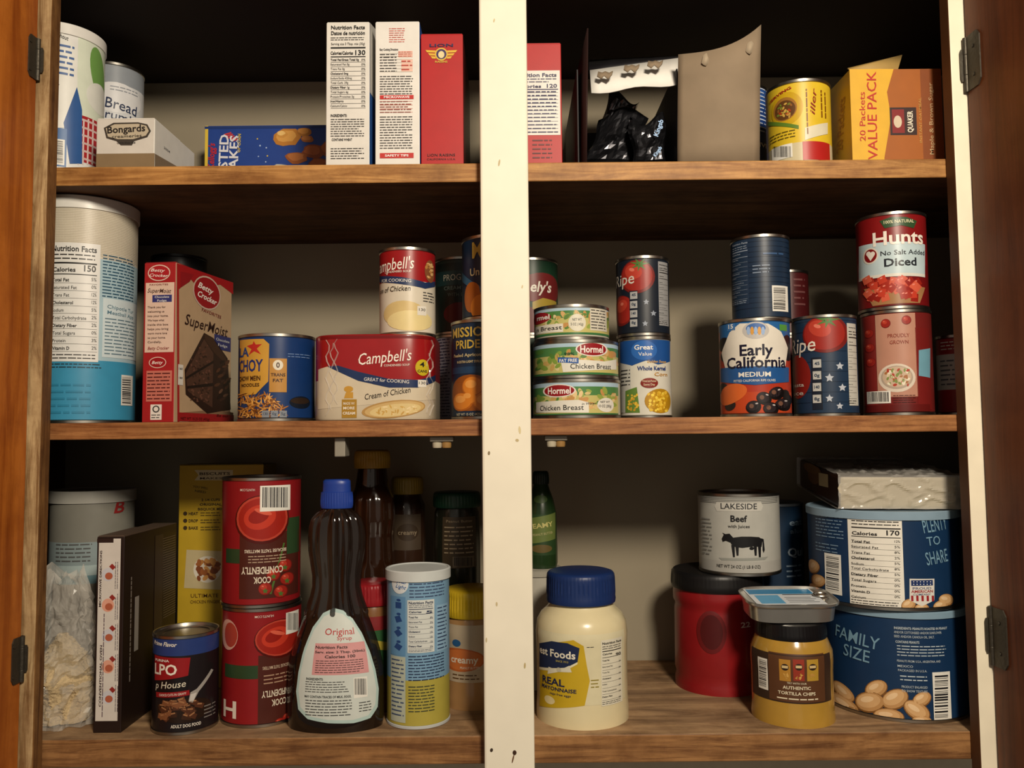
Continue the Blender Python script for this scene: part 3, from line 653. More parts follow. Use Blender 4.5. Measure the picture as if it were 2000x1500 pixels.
L.t(773,515,72,23,"ampbell's",'e4dbd0',sh=.3,rot=4); L.t(778,530,50,4,'CONDENSED SOUP','e4dbd0'); L.p([(742,540),(790,542),(830,552),(849,550),(849,560),(830,564),(790,556),(742,552)],'1f2f54',3); L.t(775,547,56,6,'FOR COOKING','d8d4cc',rot=-4); L.t(770,564,64,10,'om of Chicken','2a2018',sh=.2,rot=2)
L.e(790,612,80,50,'c8b078',lay=2); L.e(800,626,86,40,'d6c48c',lay=3); L.e(838,530,18,44,'7a4a2c',lay=4); L.sct(832,515,843,545,12,7,5,['a8743c','c8a068'],5); L.r(815,598,832,616,'d8d2c6',lay=4.5); L.t(824,605,12,5,'130','222222'); L.m(826,570,847,592,4,'444444'); L.done()
Lw=can('white and lavender can under a dark soup can',905,116,652,.24,z,['a9a6b8'],group='cans on the middle shelf'); Lw.m(856,660,880,815,26,'3a3a5a'); Lw.done()
L=can('dark green creamy soup can',905,116,500,.24,Lw.zt+.0003,['2a3832',512,'172420'],group='cans on the middle shelf'); L.r(850,528,935,556,'1c3a3a',lay=1); L.t(895,541,56,12,'PROGRES','b0ae9c',b=0); L.t(888,562,40,7,'CREAMY','6a7c74'); L.t(893,575,36,7,'WITH BA','6a7c74'); L.e(900,612,66,44,'6a1a1e',lay=3); L.done()
def mission(label,uc,w,vt,z0,tx):
    L=can(label,uc,w,vt,.078,z0,['122840'],group='cans on the middle shelf')
    for t_ in tx: L.t(*t_[:5],col=t_[5],b=1)
    return L
L=mission('dark blue canned apricots with orange fruit picture',950,138,622,z,[(915,648,58,18,'MISSIO','b89a44'),(915,672,46,16,'PRIDE','b89a44'),(916,693,56,6,'Peeled Apricots','b8a880'),(918,706,48,4.5,'IN EXTRA LIGHT SYRUP','b8a880')])
L.r(884,715,1010,728,'1c3a58',lay=1); L.e(930,770,92,78,'8a4a18',lay=2)
for (a,b_,w_,h_) in ((925,755,44,40),(905,785,38,36),(948,785,46,42),(918,778,30,26)): L.e(a,b_,w_,h_,'a85c1c',lay=3); L.e(a-1,b_-1,w_*.88,h_*.88,'c87828',lay=3.8); L.e(a-5,b_-5,w_*.5,h_*.4,'d89448',lay=4.6)
L.r(884,802,1010,818,'122840',lay=5.6); L.t(918,809,50,5,'NET WT 15 OZ (425g)','c8c0a0'); L.done(); zmis=L.zt
L=mission('upper dark blue canned apricots with gold lettering',967,132,456,zmis+.0003,[(933,488,20,30,'M','b89a44'),(928,531,18,14,'Un','b8a880')]); L.e(925,580,34,60,'a85c1c',lay=3); L.e(940,600,40,50,'c87828',lay=4); L.p([(903,530),(940,560),(940,572),(903,548)],'2a5a78',3); L.done()
Lh=can('dark green can under a vegetable can',1035,112,655,.225,z,['1a3424'],group='cans on the middle shelf'); Lh.done()
L=can('dark green vegetable can with red and white lettering',1035,112,502,.225,Lh.zt+.0003,['173222',600,'5a1a1a'],group='cans on the middle shelf'); L.e(1050,562,78,60,'641e1e',lay=1.5); L.t(1056,560,40,20,"ely's",'cec8bc',b=1,sh=.2); L.p([(1040,590),(1060,582),(1086,590),(1086,604),(1040,604)],'9a8434',3); L.done()
def horm(label,uc,w,vt,z0,zt=None,dy=0):
    return can(label,uc,w,vt,.09,z0,['b9b4a4'],group='stacked chicken cans',rough=.32,zt=zt)
zb1=P(1126,739,.037).z; zb2=P(1126,662,.037).z
def chick(L,v0,v1):
    h=v1-v0; u0,u1=1042,1205
    L.r(u0-2,v0+5,u1+2,v0+h*.2,'a4bccb',lay=1); L.r(u0-2,v0+h*.2,u1+2,v0+h*.42,'4a7a44',lay=1); L.r(u0-2,v0+h*.42,u1+2,v1-6,'b8ae6a',lay=1)
    L.sct(1100,v0+h*.3,1202,v0+h*.72,46,15,8,['c8a068','b8884e','d8bc88','8a9a48','c8b078','5a7a3a'],1.6)
    L.sct(1046,v0+h*.35,1092,v0+h*.8,20,14,8,['7a9440','b89858','d0c090','4f7a36'],1.7); L.r(u0-2,v1-h*.14,u1+2,v1-5,'356a3c',lay=2.8)
L=horm('large chicken breast can at the bottom of the stack',1126,172,739,z,zb1); chick(L,739,818)
L.e(1093,763,64,26,'d8d2c8',lay=4); L.e(1093,763,58,22,'8c1c22',lay=4.6); L.t(1093,763,44,12,'Hormel','e8e0d8',b=1); L.p([(1048,786),(1130,781),(1150,786),(1150,806),(1048,806)],'d6d2c6',4); L.t(1098,796,84,10,'Chicken Breast','1a1a1a',b=0); L.t(1150,788,28,4.5,'in Water','1a1a1a',sh=.3,rot=3); L.e(1182,791,32,28,'d6d2c6',lay=4); L.t(1181,785,18,4,'NET WT','222222'); L.t(1181,793,24,5,'10 OZ (283g)','222222'); L.done()
L=horm('middle chicken breast can with blue banner',1124,168,662,L.zt+.0002,zb2); chick(L,662,738)
L.e(1155,682,62,28,'d8d2c8',lay=4); L.e(1155,682,56,24,'8c1c22',lay=4.6); L.t(1155,682,44,13,'Hormel','e8e0d8',b=1); L.p([(1095,702),(1180,706),(1203,702),(1203,722),(1100,727)],'d6d2c6',4); L.t(1153,715,78,10,'Chicken Breast','1a1a1a',b=0); L.p([(1090,698),(1130,699),(1130,710),(1090,708)],'2a5498',5); L.t(1110,704,34,6,'FAT FREE','e0e0e0',lay=8,b=1); L.t(1112,691,20,5,'98%','1c4a2a',b=1); L.done()
L=horm('smaller chicken can on top of the stack',1116,148,593,L.zt+.0002); chick(L,593,658)
L.e(1060,621,34,22,'8c1c22',lay=4); L.t(1062,620,24,9,'rmel','e8e0d8',b=1); L.r(1046,634,1100,650,'d6d0c2',lay=4); L.t(1074,641,48,8,'n Breast','1a1a1a'); L.e(1127,630,34,34,'cfc9b5',lay=4); L.t(1127,624,18,5,'NET WT','222222'); L.t(1127,633,24,5,'5 OZ (142g)','222222'); L.r(1152,602,1184,646,'cac4b4',lay=4); L.m(1154,604,1182,644,7,'222222'); L.done()
Lc=can('blue and white whole kernel corn can',1260,103,656,.122,z,['c9c5b8'],rough=.34,group='cans on the middle shelf')
L=Lc; L.r(1212,660,1232,806,'b9b8b0',lay=1.2); L.p([(1211,664),(1308,664),(1308,706),(1285,712),(1262,704),(1235,714),(1211,708)],'1c4a8a',2); L.e(1258,684,50,38,'2a60a8',lay=3); L.t(1257,678,36,9,'Great','e0deda',b=1); L.t(1260,691,26,7,'Value','e0deda'); L.t(1282,706,36,5,'Golden Sweet','d8a83c',sh=.2); L.t(1272,719,54,8,'Whole Kernel','1f3a78',b=1); L.t(1290,731,24,7,'Corn','b8801c')
L.e(1268,748,34,20,'7a241a',lay=4); L.t(1268,744,26,4,'Picked and Packed','e0d0b0'); L.t(1268,751,22,4,'Same Day','e0d0b0'); L.e(1284,783,50,48,'a87c18',lay=3); L.sct(1266,765,1302,803,90,6,5,['d8b038','e4c84c','b88a18','c89c28'],3.5)
L.p([(1222,764),(1244,756),(1250,806),(1222,806)],'5a7a34',3); L.sct(1226,768,1246,802,30,5,4,['d2ac38','b8902c'],4); L.m(1214,720,1232,755,5,'333333'); L.done()
def ripe(label,uc,w,vt,Y,z0): return can(label,uc,w,vt,Y,z0,['1b3048'],rough=.38,group='diced tomato cans')
def star(L,u,v,s_,c='b0b6c0',lay=3):
    for k in range(5):
        a=math.pi/2+k*2*math.pi/5; L.p([(u+s_*math.cos(a),v-s_*math.sin(a)),(u+s_*.45*math.cos(a+.8),v-s_*.45*math.sin(a+.8)),(u,v),(u+s_*.45*math.cos(a-.8),v-s_*.45*math.sin(a-.8))],c,lay)
def tomato(L,u,v,w,h,lay,leaf=True,k=1.0):
    L.e(u,v,w,h,'6e1a16',lay=lay); L.e(u-w*.02,v-h*.02,w*.9,h*.88,'92241c',lay=lay+.4); L.e(u-w*.12,v-h*.14,w*.5,h*.42,'b03a2a',-20,lay+.8); L.e(u-w*.18,v-h*.2,w*.16,h*.1,'d0705c',-20,lay+1.2)
    if leaf:
        c=(u+w*.05,v-h*.36)
        for a in (10,55,120,165,215,260,310):
            aa=math.radians(a); L.p([(c[0]+math.cos(aa)*w*.3,c[1]-math.sin(aa)*h*.22),(c[0]+math.cos(aa+1.2)*w*.05,c[1]-math.sin(aa+1.2)*h*.05),(c[0]+math.cos(aa-1.2)*w*.05,c[1]-math.sin(aa-1.2)*h*.05)],'46702f',lay+1.6)
L=can('dark tomato can stacked on the corn can',1255,106,498,.122,Lc.zt+.0003,['161d28'],rough=.38,group='diced tomato cans')
tomato(L,1246,540,66,66,2); tomato(L,1222,606,36,60,1.2,False)
L.t(1222,546,34,22,'Ripe','c8c2b6',sh=.25,rot=6)
L.r(1230,568,1246,642,'141c2a',lay=3.8)
for i in range(4): L.r(1231,570+i*18,1245,584+i*18,'a0a0a0',lay=4.3); L.t(1238,576+i*18,8,5,('45','0g','140','8g')[i],'1a2c44',b=1)
for (a,b_) in ((1262,590),(1276,612),(1260,632)): star(L,a,b_,6,'8a92a0')
L.nf(1286,512,1304,636,'',bg='8f8f90',n=8); L.done()
Lo=can('red and blue can of medium ripe olives',1474,141,620,.083,z,['1d4f86',640,'a83a24',700,'a3321e',765,'b0401f'],rough=.34,group='cans on the middle shelf')
L=Lo; L.r(1406,622,1542,672,'245c94',lay=1); L.p([(1425,650),(1445,632),(1500,632),(1525,648),(1538,680),(1532,722),(1418,722),(1410,690),(1418,668)],'d4cec2',3); L.p([(1408,720),(1540,718),(1540,746),(1475,752),(1408,746)],'1f4f88',4)
L.sct(1408,655,1430,800,6,22,24,['161214','221a1c'],1.6,14); L.sct(1530,655,1542,800,5,22,24,['161214','221a1c'],1.6,14)
for i,(a,b_,ro) in enumerate(((1515,768,20),(1492,778,-20),(1528,790,0),(1472,795,10),(1505,798,-10))): L.e(a,b_,30,25,'0c090b',ro,4.4+i*.4,18); L.e(a-2,b_-2,24,18,'241c20',ro,4.5+i*.4,18); L.e(a-4,b_-2,9,9,'6a4a3c',ro,4.6+i*.4,12); L.e(a+6,b_-7,6,3,'b0a8a8',ro,4.65+i*.4,8)
L.e(1438,770,56,36,'c8602c',30,2.5); L.t(1477,683,64,21,'Early','15152a',b=1); L.t(1477,707,112,21,'California','15152a',b=1); L.t(1474,731,62,9,'MEDIUM','d8d4cc',b=1); L.t(1474,743,80,4.5,'PITTED CALIFORNIA RIPE OLIVES','d8d4cc')
L.e(1476,645,52,34,'b4b0ac',lay=4); L.e(1476,641,38,20,'3a62a0',lay=5)
for i in range(5): L.e(1462+i*7,646,7,16,'c8903c' if i%2 else '8fa8cc',lay=6)
L.r(1420,630,1436,646,'3a6ca4',lay=3); L.t(1428,638,9,8,'15','e0e0e0',b=1); L.r(1522,634,1536,646,'4a8a3c',lay=3); L.done()
L=can('dark blue can with wood grain label and barcode',1485,118,456,.1,Lo.zt+.0003,['182a40'],group='cans on the middle shelf')
for i in range(14): L.r(1432,470+i*10,1540,471+i*10,'101e30',lay=1)
L.nf(1430,470,1462,596,'',bg='1e3046',fg='8f9aaa',n=9); L.m(1470,515,1505,535,3,'7a889c'); L.bc(1508,558,1538,608,False,lay=4); L.m(1490,490,1530,500,1,'34527a'); L.done()
L=ripe('dark blue ripe tomato can with large tomato picture',1611,130,613,.097,z)
for i in range(9): L.r(1550,625+i*20,1674,626+i*20,'12253a',lay=1)
tomato(L,1612,652,88,74,2); L.t(1570,674,46,28,'Ripe','d4cec2',sh=.25,rot=4)
L.e(1562,736,44,86,'7c1e18',lay=1.8); L.t(1560,752,22,7,'pasta','d0c8bc'); L.t(1560,768,20,8,'uce','d0c8bc')
L.r(1586,698,1606,800,'141c2a',lay=3.9)
for i in range(4): L.r(1588,702+i*23,1604,718+i*23,'b0b0ac',lay=4.4); L.t(1596,710+i*23,10,6,('45','0g','140','8g')[i],'1a2c44',b=1)
for (a,b_,s_) in ((1640,715,8),(1620,738,9),(1645,757,8),(1620,778,8),(1640,793,7)): star(L,a,b_,s_)
L.nf(1656,632,1673,792,'',bg='b8b6ae',n=9); L.done()
Lr=can('dark red can at the back under another',1535,92,655,.235,z,['4a1416'],group='cans on the middle shelf'); Lr.done()
L=can('dark red can standing high at the back',1535,92,526,.235,Lr.zt+.0003,['441214'],group='cans on the middle shelf'); L.m(1550,540,1572,600,5,'6a4040'); L.done()
LH=can('red diced tomato can showing back label',1752,141,603,.09,z,['6a1e1c'],rough=.34,group='diced tomato cans')
L=LH; L.r(1684,612,1712,800,'7c2420',lay=1.3); L.r(1712,612,1790,775,'b0806c',lay=1.5); L.r(1790,640,1816,800,'6e1c1a',lay=1.6); L.p([(1794,684),(1816,680),(1816,738),(1794,734)],'6a98aa',3)
L.t(1755,655,42,7,'PROUDLY','8c3c2c'); L.t(1756,668,36,7,'GROWN','8c3c2c')
for (a,b_) in ((1698,652),(1730,632),(1770,625),(1700,680),(1702,708)): tomato(L,a,b_,19,18,3,False)
L.e(1752,738,72,56,'cfc2b2',lay=3); L.e(1752,737,62,46,'a89888',lay=3.6); L.e(1752,736,56,40,'c0a890',lay=4); L.sct(1732,722,1774,752,50,8,5,['a83c2c','d0c0a0','7a8a4a','a06a40','e0d8c0'],4.5)
L.bc(1694,764,1740,788,lay=4); L.r(1686,790,1816,804,'5c1614',lay=3.5); L.m(1745,770,1790,788,4,'4a1814'); L.done()
L=can('red diced tomatoes can with heart emblem and white lettering',1741,142,411,.09,LH.zt+.0003,['7c1416',515,'6c1214'],rough=.34,group='diced tomato cans')
L.p([(1718,432),(1740,424),(1770,424),(1790,432),(1784,446),(1760,440),(1728,446)],'2e4a2c',3); L.t(1755,432,58,6,'100% NATURAL','c8c4a0',b=1); L.t(1753,463,96,26,"Hunts",'e4dbd0',b=1)
L.p([(1678,482),(1806,478),(1806,538),(1678,548)],'b4c6cb',2); L.p([(1678,545),(1806,536),(1806,542),(1678,551)],'d0ccc2',3); L.t(1762,492,84,9,'No Salt Added','20242a',b=0); L.t(1758,511,62,15,'Diced','20242a',b=1)
L.e(1701,500,30,32,'d4ccc0',lay=4); L.e(1701,500,24,26,'7c1416',lay=5); L.e(1697,496,9,9,'dfd6cc',lay=6);L.e(1705,496,9,9,'dfd6cc',lay=6.3);L.p([(1693,498),(1709,498),(1701,510)],'dfd6cc',6.6)
L.p([(1688,565),(1806,562),(1796,592),(1705,598)],'9a7048',3)
for i in range(46):
    a,b_=random.uniform(1694,1790),random.uniform(545,582); L.r(a-8,b_-7,a+8,b_+7,random.choice(['b83a28','9c2a1c','c85840','8c1e16']),random.uniform(0,90),4+i/46*2); L.e(a-2,b_-3,6,3,'d88070',20,4.03+i/46*2,6)
L.done()
L=can('small red can partly behind the cabinet frame',1872,88,652,.1,z,['8e1e1c',690,'b8b4ac',760,'8e1e1c'],group='cans on the middle shelf'); L.m(1838,665,1866,685,3,'d0c4b8'); L.m(1838,700,1866,755,6,'5a5a60'); L.done()
# ================= BOTTOM SHELF
z=ZB
L=can('large pale oats canister with white lid at the back',178,168,953,.2,z,['7f7d74',1060,'8a989a',1105,'6f9098'],name='food_canister',cat='canister',lid='a8a69e',lidh=.014,group='canisters'); L.t(232,990,20,22,'B','8a2424',b=1,sh=.2); L.m(110,1060,180,1100,5,'5a5a5a'); L.r(110,1105,200,1125,'a8b8b8'); L.m(190,1060,250,1200,14,'4a5a60'); L.r(100,1140,258,1380,'8a8478',lay=2); L.done()
xb=P(122,1300,.085).x
T=Thing('oat_bag','crumpled clear plastic bag of rolled oats','bag',(xb,.085,z))
def blob(cx,cy,z0,z1,rx,ry,fn,seed,amp,seg=44,rows=30,ridge=0,lean=0):
    V=[];Fc=[]
    for j in range(rows+1):
        t=j/rows; zz=z0+(z1-z0)*t; q=fn(t)
        for i in range(seg):
            a=2*math.pi*i/seg; p=Vector((math.cos(a)*1.6+seed,math.sin(a)*1.6,zz*22)); n_=1+amp*(noise.noise(p)+.5*noise.noise(p*2.5))
            if ridge: n_+=ridge*(.35-abs(noise.noise(p*2.4+Vector((3,1,7))))*2)+ridge*.5*(.3-abs(noise.noise(p*6)))
            n_=min(n_,1.16)
            z_=zz+(noise.noise(p*1.5+Vector((5,5,5)))*.03*t*t if ridge else 0)
            V.append((cx+rx*q*n_*math.sin(a)+lean*t,cy-ry*q*n_*math.cos(a),max(z0,z_)))
    for j in range(rows):
        for i in range(seg):
            a,b,c,d=j*seg+i,j*seg+(i+1)%seg,(j+1)*seg+(i+1)%seg,(j+1)*seg+i
            if ridge: Fc+=[(a,b,c),(a,c,d)]
            else: Fc.append((a,b,c,d))
    Fc.append(tuple(range(seg-1,-1,-1))); Fc.append(tuple(range(rows*seg,rows*seg+seg))); return V,Fc
zt=P(118,1125,.085).z
V,Fc=blob(xb,.085,z+.003,z+(zt-z)*.6,.0385,.036,lambda t:(.84+.22*math.sin(t*2.6))*(1 if t<.5 else max(.08,1-(t-.5)*1.8)),2,.24,110,70)
for i,v in enumerate(V):
    n_=noise.noise(Vector(v)*330)*.0028; V[i]=(v[0]+n_,v[1]+n_,v[2]+abs(n_)*.3)
T.part('oats',V,Fc,mat('c2ab84',.85,var=.45,scale=300,bump=.8),smooth=False)
V,Fc=blob(xb,.085,z+.0005,zt,.048,.044,lambda t:(.88+.18*math.sin(t*2.4))*(1 if t<.5 else max(.3,1-(t-.5)*1.0)),4,.3,64,34,.3,-.004)
T.part('plastic_bag',V,Fc,mat('dcd6cc',.12,alpha=.3,var=.02),smooth=False,label='thin clear crinkled plastic')
T,fr,ri,le=carton('dark brown frozen-meal carton with white directions strip',(P(186,1230,.04).x,.04),P(240,1230,.04).x-P(186,1230,.04).x,.145,z,P(215,1048,.04).z,0,{'front':'20130f','right':'1f130f','top':'5a4a3e'})
L=Lab(T,fr)
L.r(190,1052,233,1408,'cbc5bd'); L.r(190,1052,222,1060,'2a1a16',lay=1.6); L.t(197,1130,110,4,'MICROWAVE DIRECTIONS','3a2a2a',rot=90,b=1); L.t(197,1320,120,4,'CONVENTIONAL OVEN','3a2a2a',rot=90,b=1)
for i in range(5): L.e(211,1122+i*60,24,26,'d49a84' if i%2 else 'c0c0c6',lay=2); L.e(213,1125+i*60,15,14,'a85a40',lay=3); L.r(216,1102+i*60,224,1112+i*60,'8a2a24',45,3.4); L.m(224,1095+i*60,232,1150+i*60,2,'5a5058',rot=90)
L.m(199,1190,205,1400,1,'6a5a60',rot=90); L.done()
L=Lab(T,ri,'side_print')
L.r(262,1165,270,1270,'8f8880',lay=2); L.m(251,1120,257,1330,1,'8a8078',rot=90)
for i in range(34): L.r(318,1048+i*4.6,342,1049.6+i*4.6,'5c4e40',lay=2)
L.r(300,1045,316,1395,'33261e',lay=1.5); L.done()
x0,x1=P(349,1000,.2).x,P(514,1000,.2).x
T,fr,ri,le=carton('yellow biscuit mix carton with printed directions',(x0,.2),x1-x0,.06,z,P(420,908,.2).z,0,{'front':'b39424','top':'6a5a20','right':'7a6a20'})
L=Lab(T,fr); L.p([(380,918),(455,918),(455,938),(380,938),(388,928)],'c9bf98',2); L.t(420,925,60,5,'BISCUITS','3a2c18',b=1); L.t(418,934,54,4,'MAKES 9','3a2c18'); L.t(392,952,30,4.5,'YOU WILL','5a4a20',rot=-8); L.t(392,960,22,4.5,'NEED','5a4a20',rot=-8)
for i,x in enumerate(('2 1/4 CUPS','ORIGINAL','BISQUICK MIX')): L.t(412,976+i*9,36+i*7,4.5,x,'3a2c18',b=1)
for i,x in enumerate(('HEAT','DROP','BAKE')): L.e(362,1003+i*14,8,8,'3a2c18',lay=3); L.t(378,1003+i*14,18,5.5,x,'3a2c18',b=1); L.m(392,999+i*14,432,1009+i*14,2,'4a3c18')
L.r(362,1075,434,1150,'b8a880',rot=-3,lay=2); L.e(405,1112,54,52,'d0c8b8',lay=3); L.sct(385,1095,425,1130,34,14,9,['94562a','b07638','784020','c08848'],4); L.t(400,1163,54,7,'ULTIMATE','5a3c18'); L.t(402,1175,60,6,'CHICKEN FINGERS','5a3c18'); L.done()
def sauce(label,vt,z0,zt=None): return can(label,511,155,vt,.095,z0,['84181c'],rough=.32,group='stacked tomato sauce cans',zt=zt)
def bowl(L,u,v,w,h,lay):
    L.e(u,v,w,h,'4a100c',lay=lay); L.e(u,v-h*.02,w*.95,h*.92,'b04030',lay=lay+.5); L.e(u,v-h*.02,w*.88,h*.84,'962218',lay=lay+1); L.e(u-w*.04,v-h*.05,w*.6,h*.5,'b83624',15,lay+1.5); L.e(u-w*.06,v-h*.07,w*.4,h*.28,'8c1c14',20,lay+2); L.e(u+w*.02,v-h*.16,w*.34,h*.1,'cc5a44',-18,lay+2.4)
zA=P(511,1190,.048).z
L=sauce('red tomato sauce can standing upside down',1184,z,zA)
L.r(504,1276,582,1430,'482019',lay=1.5); L.r(440,1300,504,1326,'2a3f26',lay=1.4); bowl(L,540,1248,88,76,3); L.e(450,1240,30,60,'c8988a',lay=2.5); L.e(452,1240,24,48,'a03c2c',lay=3.5)
L.bc(558,1194,582,1236,lay=6); L.t(516,1204,36,4.5,'HUNTS.COM','d8c8bc',rot=180); L.t(450,1385,24,32,'H','d8ccc0',rot=180,b=1); L.t(538,1302,50,6,'BECAUSE TASTE MATTERS','c8b098',rot=180); L.t(542,1352,62,12,'CONFIDENTLY','d0c4b0',rot=180,b=1); L.t(544,1370,28,12,'COOK','d0c4b0',rot=180,b=1); L.m(515,1312,575,1334,3,'a88870')
for (a,b_) in ((562,1400),(546,1412),(566,1418)): tomato(L,a,b_,22,20,3,False)
L.done()
L=sauce('upper red tomato sauce can upside down with barcode',926,zA+.0003)
L.r(442,1072,470,1100,'2a3f26',lay=1.4); L.r(468,1040,582,1168,'482019',lay=1.5); L.r(560,1010,584,1080,'2c4428',lay=1.6)
bowl(L,512,1015,104,96,3); L.bc(508,948,566,998,lay=7); L.t(484,957,28,4.5,'HUNTS.COM','d8c8bc',rot=180)
L.t(518,1076,80,6,'BECAUSE TASTE MATTERS','d0c0ac',rot=180,b=1); L.m(485,1083,560,1100,3,'b09880'); L.t(512,1114,80,13,'CONFIDENTLY','d8ccb8',rot=180,b=1); L.t(512,1133,34,12,'COOK','d8ccb8',rot=180,b=1)
L.p([(553,1060),(556,1060),(530,1160),(526,1160)],'4a6a30',3)
for (a,b_) in ((556,1104),(534,1122),(560,1130),(518,1150),(548,1155)): tomato(L,a,b_,27,25,4,False); star(L,a,b_+4,6,'4a6a30',6)
L.done()
L=can('black dog food can with blue band and red lettering',363,130,1214,.064,z,['26386f',1282,'1b1517'],rough=.32,group='cans on the bottom shelf')
L.t(324,1258,44,8,'Prime Flavor','d8d4cc',sh=.2,b=1,rot=-3); L.r(304,1246,420,1248,'7a80a8'); L.p([(303,1278),(372,1284),(366,1330),(303,1330)],'8c181c',3); L.t(318,1290,26,4.5,'PURINA','d8d4cc',b=1); L.t(325,1308,42,20,'LPO','dfd8cc',b=1)
L.p([(303,1328),(372,1318),(366,1350),(303,1356)],'141012',4); L.t(334,1338,58,13,'p House','d4ccb8',sh=.25,rot=5); L.r(306,1352,370,1362,'8c181c',rot=4,lay=5); L.t(338,1357,52,4.5,'CHOICE CUTS IN GRAVY','dfd8cc',rot=4,lay=8)
L.p([(412,1306),(416,1308),(388,1350),(376,1372),(368,1370),(372,1352),(384,1345)],'98928c',3.4); L.p([(372,1356),(384,1352),(378,1368),(370,1369)],'c0bab4',3.8); L.e(360,1388,104,48,'24160f',lay=2)
for i in range(34):
    a,b_=random.uniform(318,398),random.uniform(1368,1404); w_=random.uniform(11,19); c=random.choice(['4e2c1c','6a3e26','7a4c30','3a2216']); L.r(a-w_/2,b_-w_*.3,a+w_/2,b_+w_*.3,c,random.uniform(-40,40),3+i*.07); L.r(a-w_*.35,b_-w_*.24,a+w_*.3,b_-w_*.08,'9a6c48',random.uniform(-30,30),3.03+i*.07)
L.t(363,1417,58,6,'ADULT DOG FOOD','d8d0c4',b=1); L.m(398,1372,420,1400,4,'7a7470'); L.done()
# syrup bottle
plas=mat('1c120d',.06,alpha=.72,var=.02,coat=.8); syr=mat('0c0503',.1,coat=.5)
Y=.062; k=.58
outer=[(990,27),(995,29),(1001,37),(1012,46),(1028,51),(1050,53),(1075,52),(1100,48),(1125,44),(1145,44),(1163,48),(1185,56),(1210,66),(1240,77),(1270,86),(1300,92),(1340,94),(1395,94),(1430,91),(1440,86),(None,80),(None,1)]
T,sf=lathe_thing('ribbed syrup bottle with dark syrup and blue cap','syrup_bottle','bottle',657,Y,z,[('bottle_body',plas,outer),
 ('syrup',syr,[(1262,1),(1263,79),(1290,86),(1310,89.5),(1345,91.5),(1395,91.5),(1428,88),(1436,80),(1437,1)]),
 ('cap',mat('1c3888',.38,bump=.1),[(936,1),(936,23),(939,27),(960,28),(961,31),(987,32),(992,31),(992,1)])],k=k,rib={'bottle_body':(12,.0024,996,1200),'cap':(36,.0005,962,990)})
L=Lab(T,sf('bottle_body'),'paper_label',base=.0012)
lab=[(652,1187),(670,1192),(688,1208),(705,1235),(720,1270),(732,1310),(738,1345),(736,1380),(722,1402),(690,1412),(640,1412),(602,1404),(584,1385),(580,1350),(585,1310),(596,1265),(612,1225),(632,1197)]
L.p(lab,'a9c0bc',0); inn=[(657+(a-657)*.94,1310+(b_-1310)*.94) for a,b_ in lab]; L.p(inn,'c4cac4',1)
L.t(663,1233,54,13,'Original','b03434'); L.t(672,1246,28,7,'Syrup','b03434'); L.r(613,1256,716,1318,'c88e8e',lay=2); L.t(648,1264,60,5.5,'Nutrition Facts','2a2020',b=1); L.t(664,1273,94,4.5,'Serv. size: 2 Tbsp. (30mL)','2a2020',b=1); L.t(664,1282,58,5.5,'Calories 100','2a2020',b=1); L.m(617,1288,712,1315,6,'3a2828'); L.t(616,1326,32,4.5,'INGREDIENTS:','222222',b=1); L.m(598,1330,684,1354,5); L.t(641,1361,88,4.2,'MAY CONTAIN TRACES OF MILK, EGGS,','222222',b=1); L.m(598,1366,690,1400,6); L.bc(690,1322,716,1362,lay=4); L.m(700,1368,724,1390,4)
L.done()
amber=mat('241208',.12,coat=.5,var=.2)
T,sf=lathe_thing('tall dark amber bottle with ribbed yellow cap','honey_bottle','bottle',727,.19,z,[('bottle_body',amber,[(912,28),(930,30),(950,33),(975,42),(1010,44),(1045,40),(1080,42),(1130,48),(1250,50),(None,48),(None,1)]),('cap',mat('a88028',.45),[(879,1),(879,30),(882,34),(911,35),(914,35),(914,1)])],rib={'cap':(40,.0005,882,912),'bottle_body':(10,.0008,960,1100)})
T,sf=lathe_thing('dark spread jar with gold lid at the back','spread_jar','jar',796,.245,z,[('jar_body',mat('2c1b12',.2,coat=.3),[(962,26),(972,28),(985,34),(1100,35),(1250,35),(None,33),(None,1)]),('lid',mat('94782a',.4),[(931,1),(931,27),(934,30),(961,31),(964,30),(964,1)])],group='spread jars',rib={'lid':(36,.0004,934,962)})
L=Lab(T,sf('jar_body'),'paper_label'); L.r(770,1005,822,1075,'42362a',lay=0); L.e(796,1040,42,34,'33261a',lay=1); L.t(796,1040,36,9,'creamy','8a7a64',lay=4); L.done()
T,sf=lathe_thing('dark jar with green lid and brown label','spread_jar','jar',893,.225,z,[('jar_body',mat('1f2118',.25,coat=.2),[(985,38),(1000,43),(1060,45),(1250,45),(None,43),(None,1)]),('lid',mat('163a2a',.4),[(960,1),(960,42),(963,45),(986,46),(989,45),(989,1)])],group='spread jars',rib={'lid':(44,.0005,963,987)})
L=Lab(T,sf('jar_body'),'paper_label'); L.r(864,1010,930,1110,'463a2a',lay=0); L.m(868,1026,926,1084,7,'a08f74'); L.bc(884,1087,925,1108,lay=4,bg='6c604e'); L.t(897,1018,50,5,'Peanut Butter','a08f74'); L.done()
T,sf=lathe_thing('peanut butter jar with red lid and green label','spread_jar','jar',727,.122,z,[('jar_body',mat('7a5230',.25,coat=.3),[(1172,40),(1185,45),(1215,47),(1330,47),(1380,46),(None,43),(None,1)]),('lid',mat('8e1c22',.4),[(1135,1),(1135,42),(1138,46),(1172,47),(1176,46),(1176,1)])],group='spread jars',rib={'lid':(44,.0005,1138,1174)})
L=Lab(T,sf('jar_body'),'paper_label'); L.r(686,1205,768,1325,'28502c',lay=0); L.r(686,1205,768,1232,'7a1e20',lay=1); L.p([(690,1235),(766,1255),(766,1270),(690,1256)],'a09034',2); L.done()
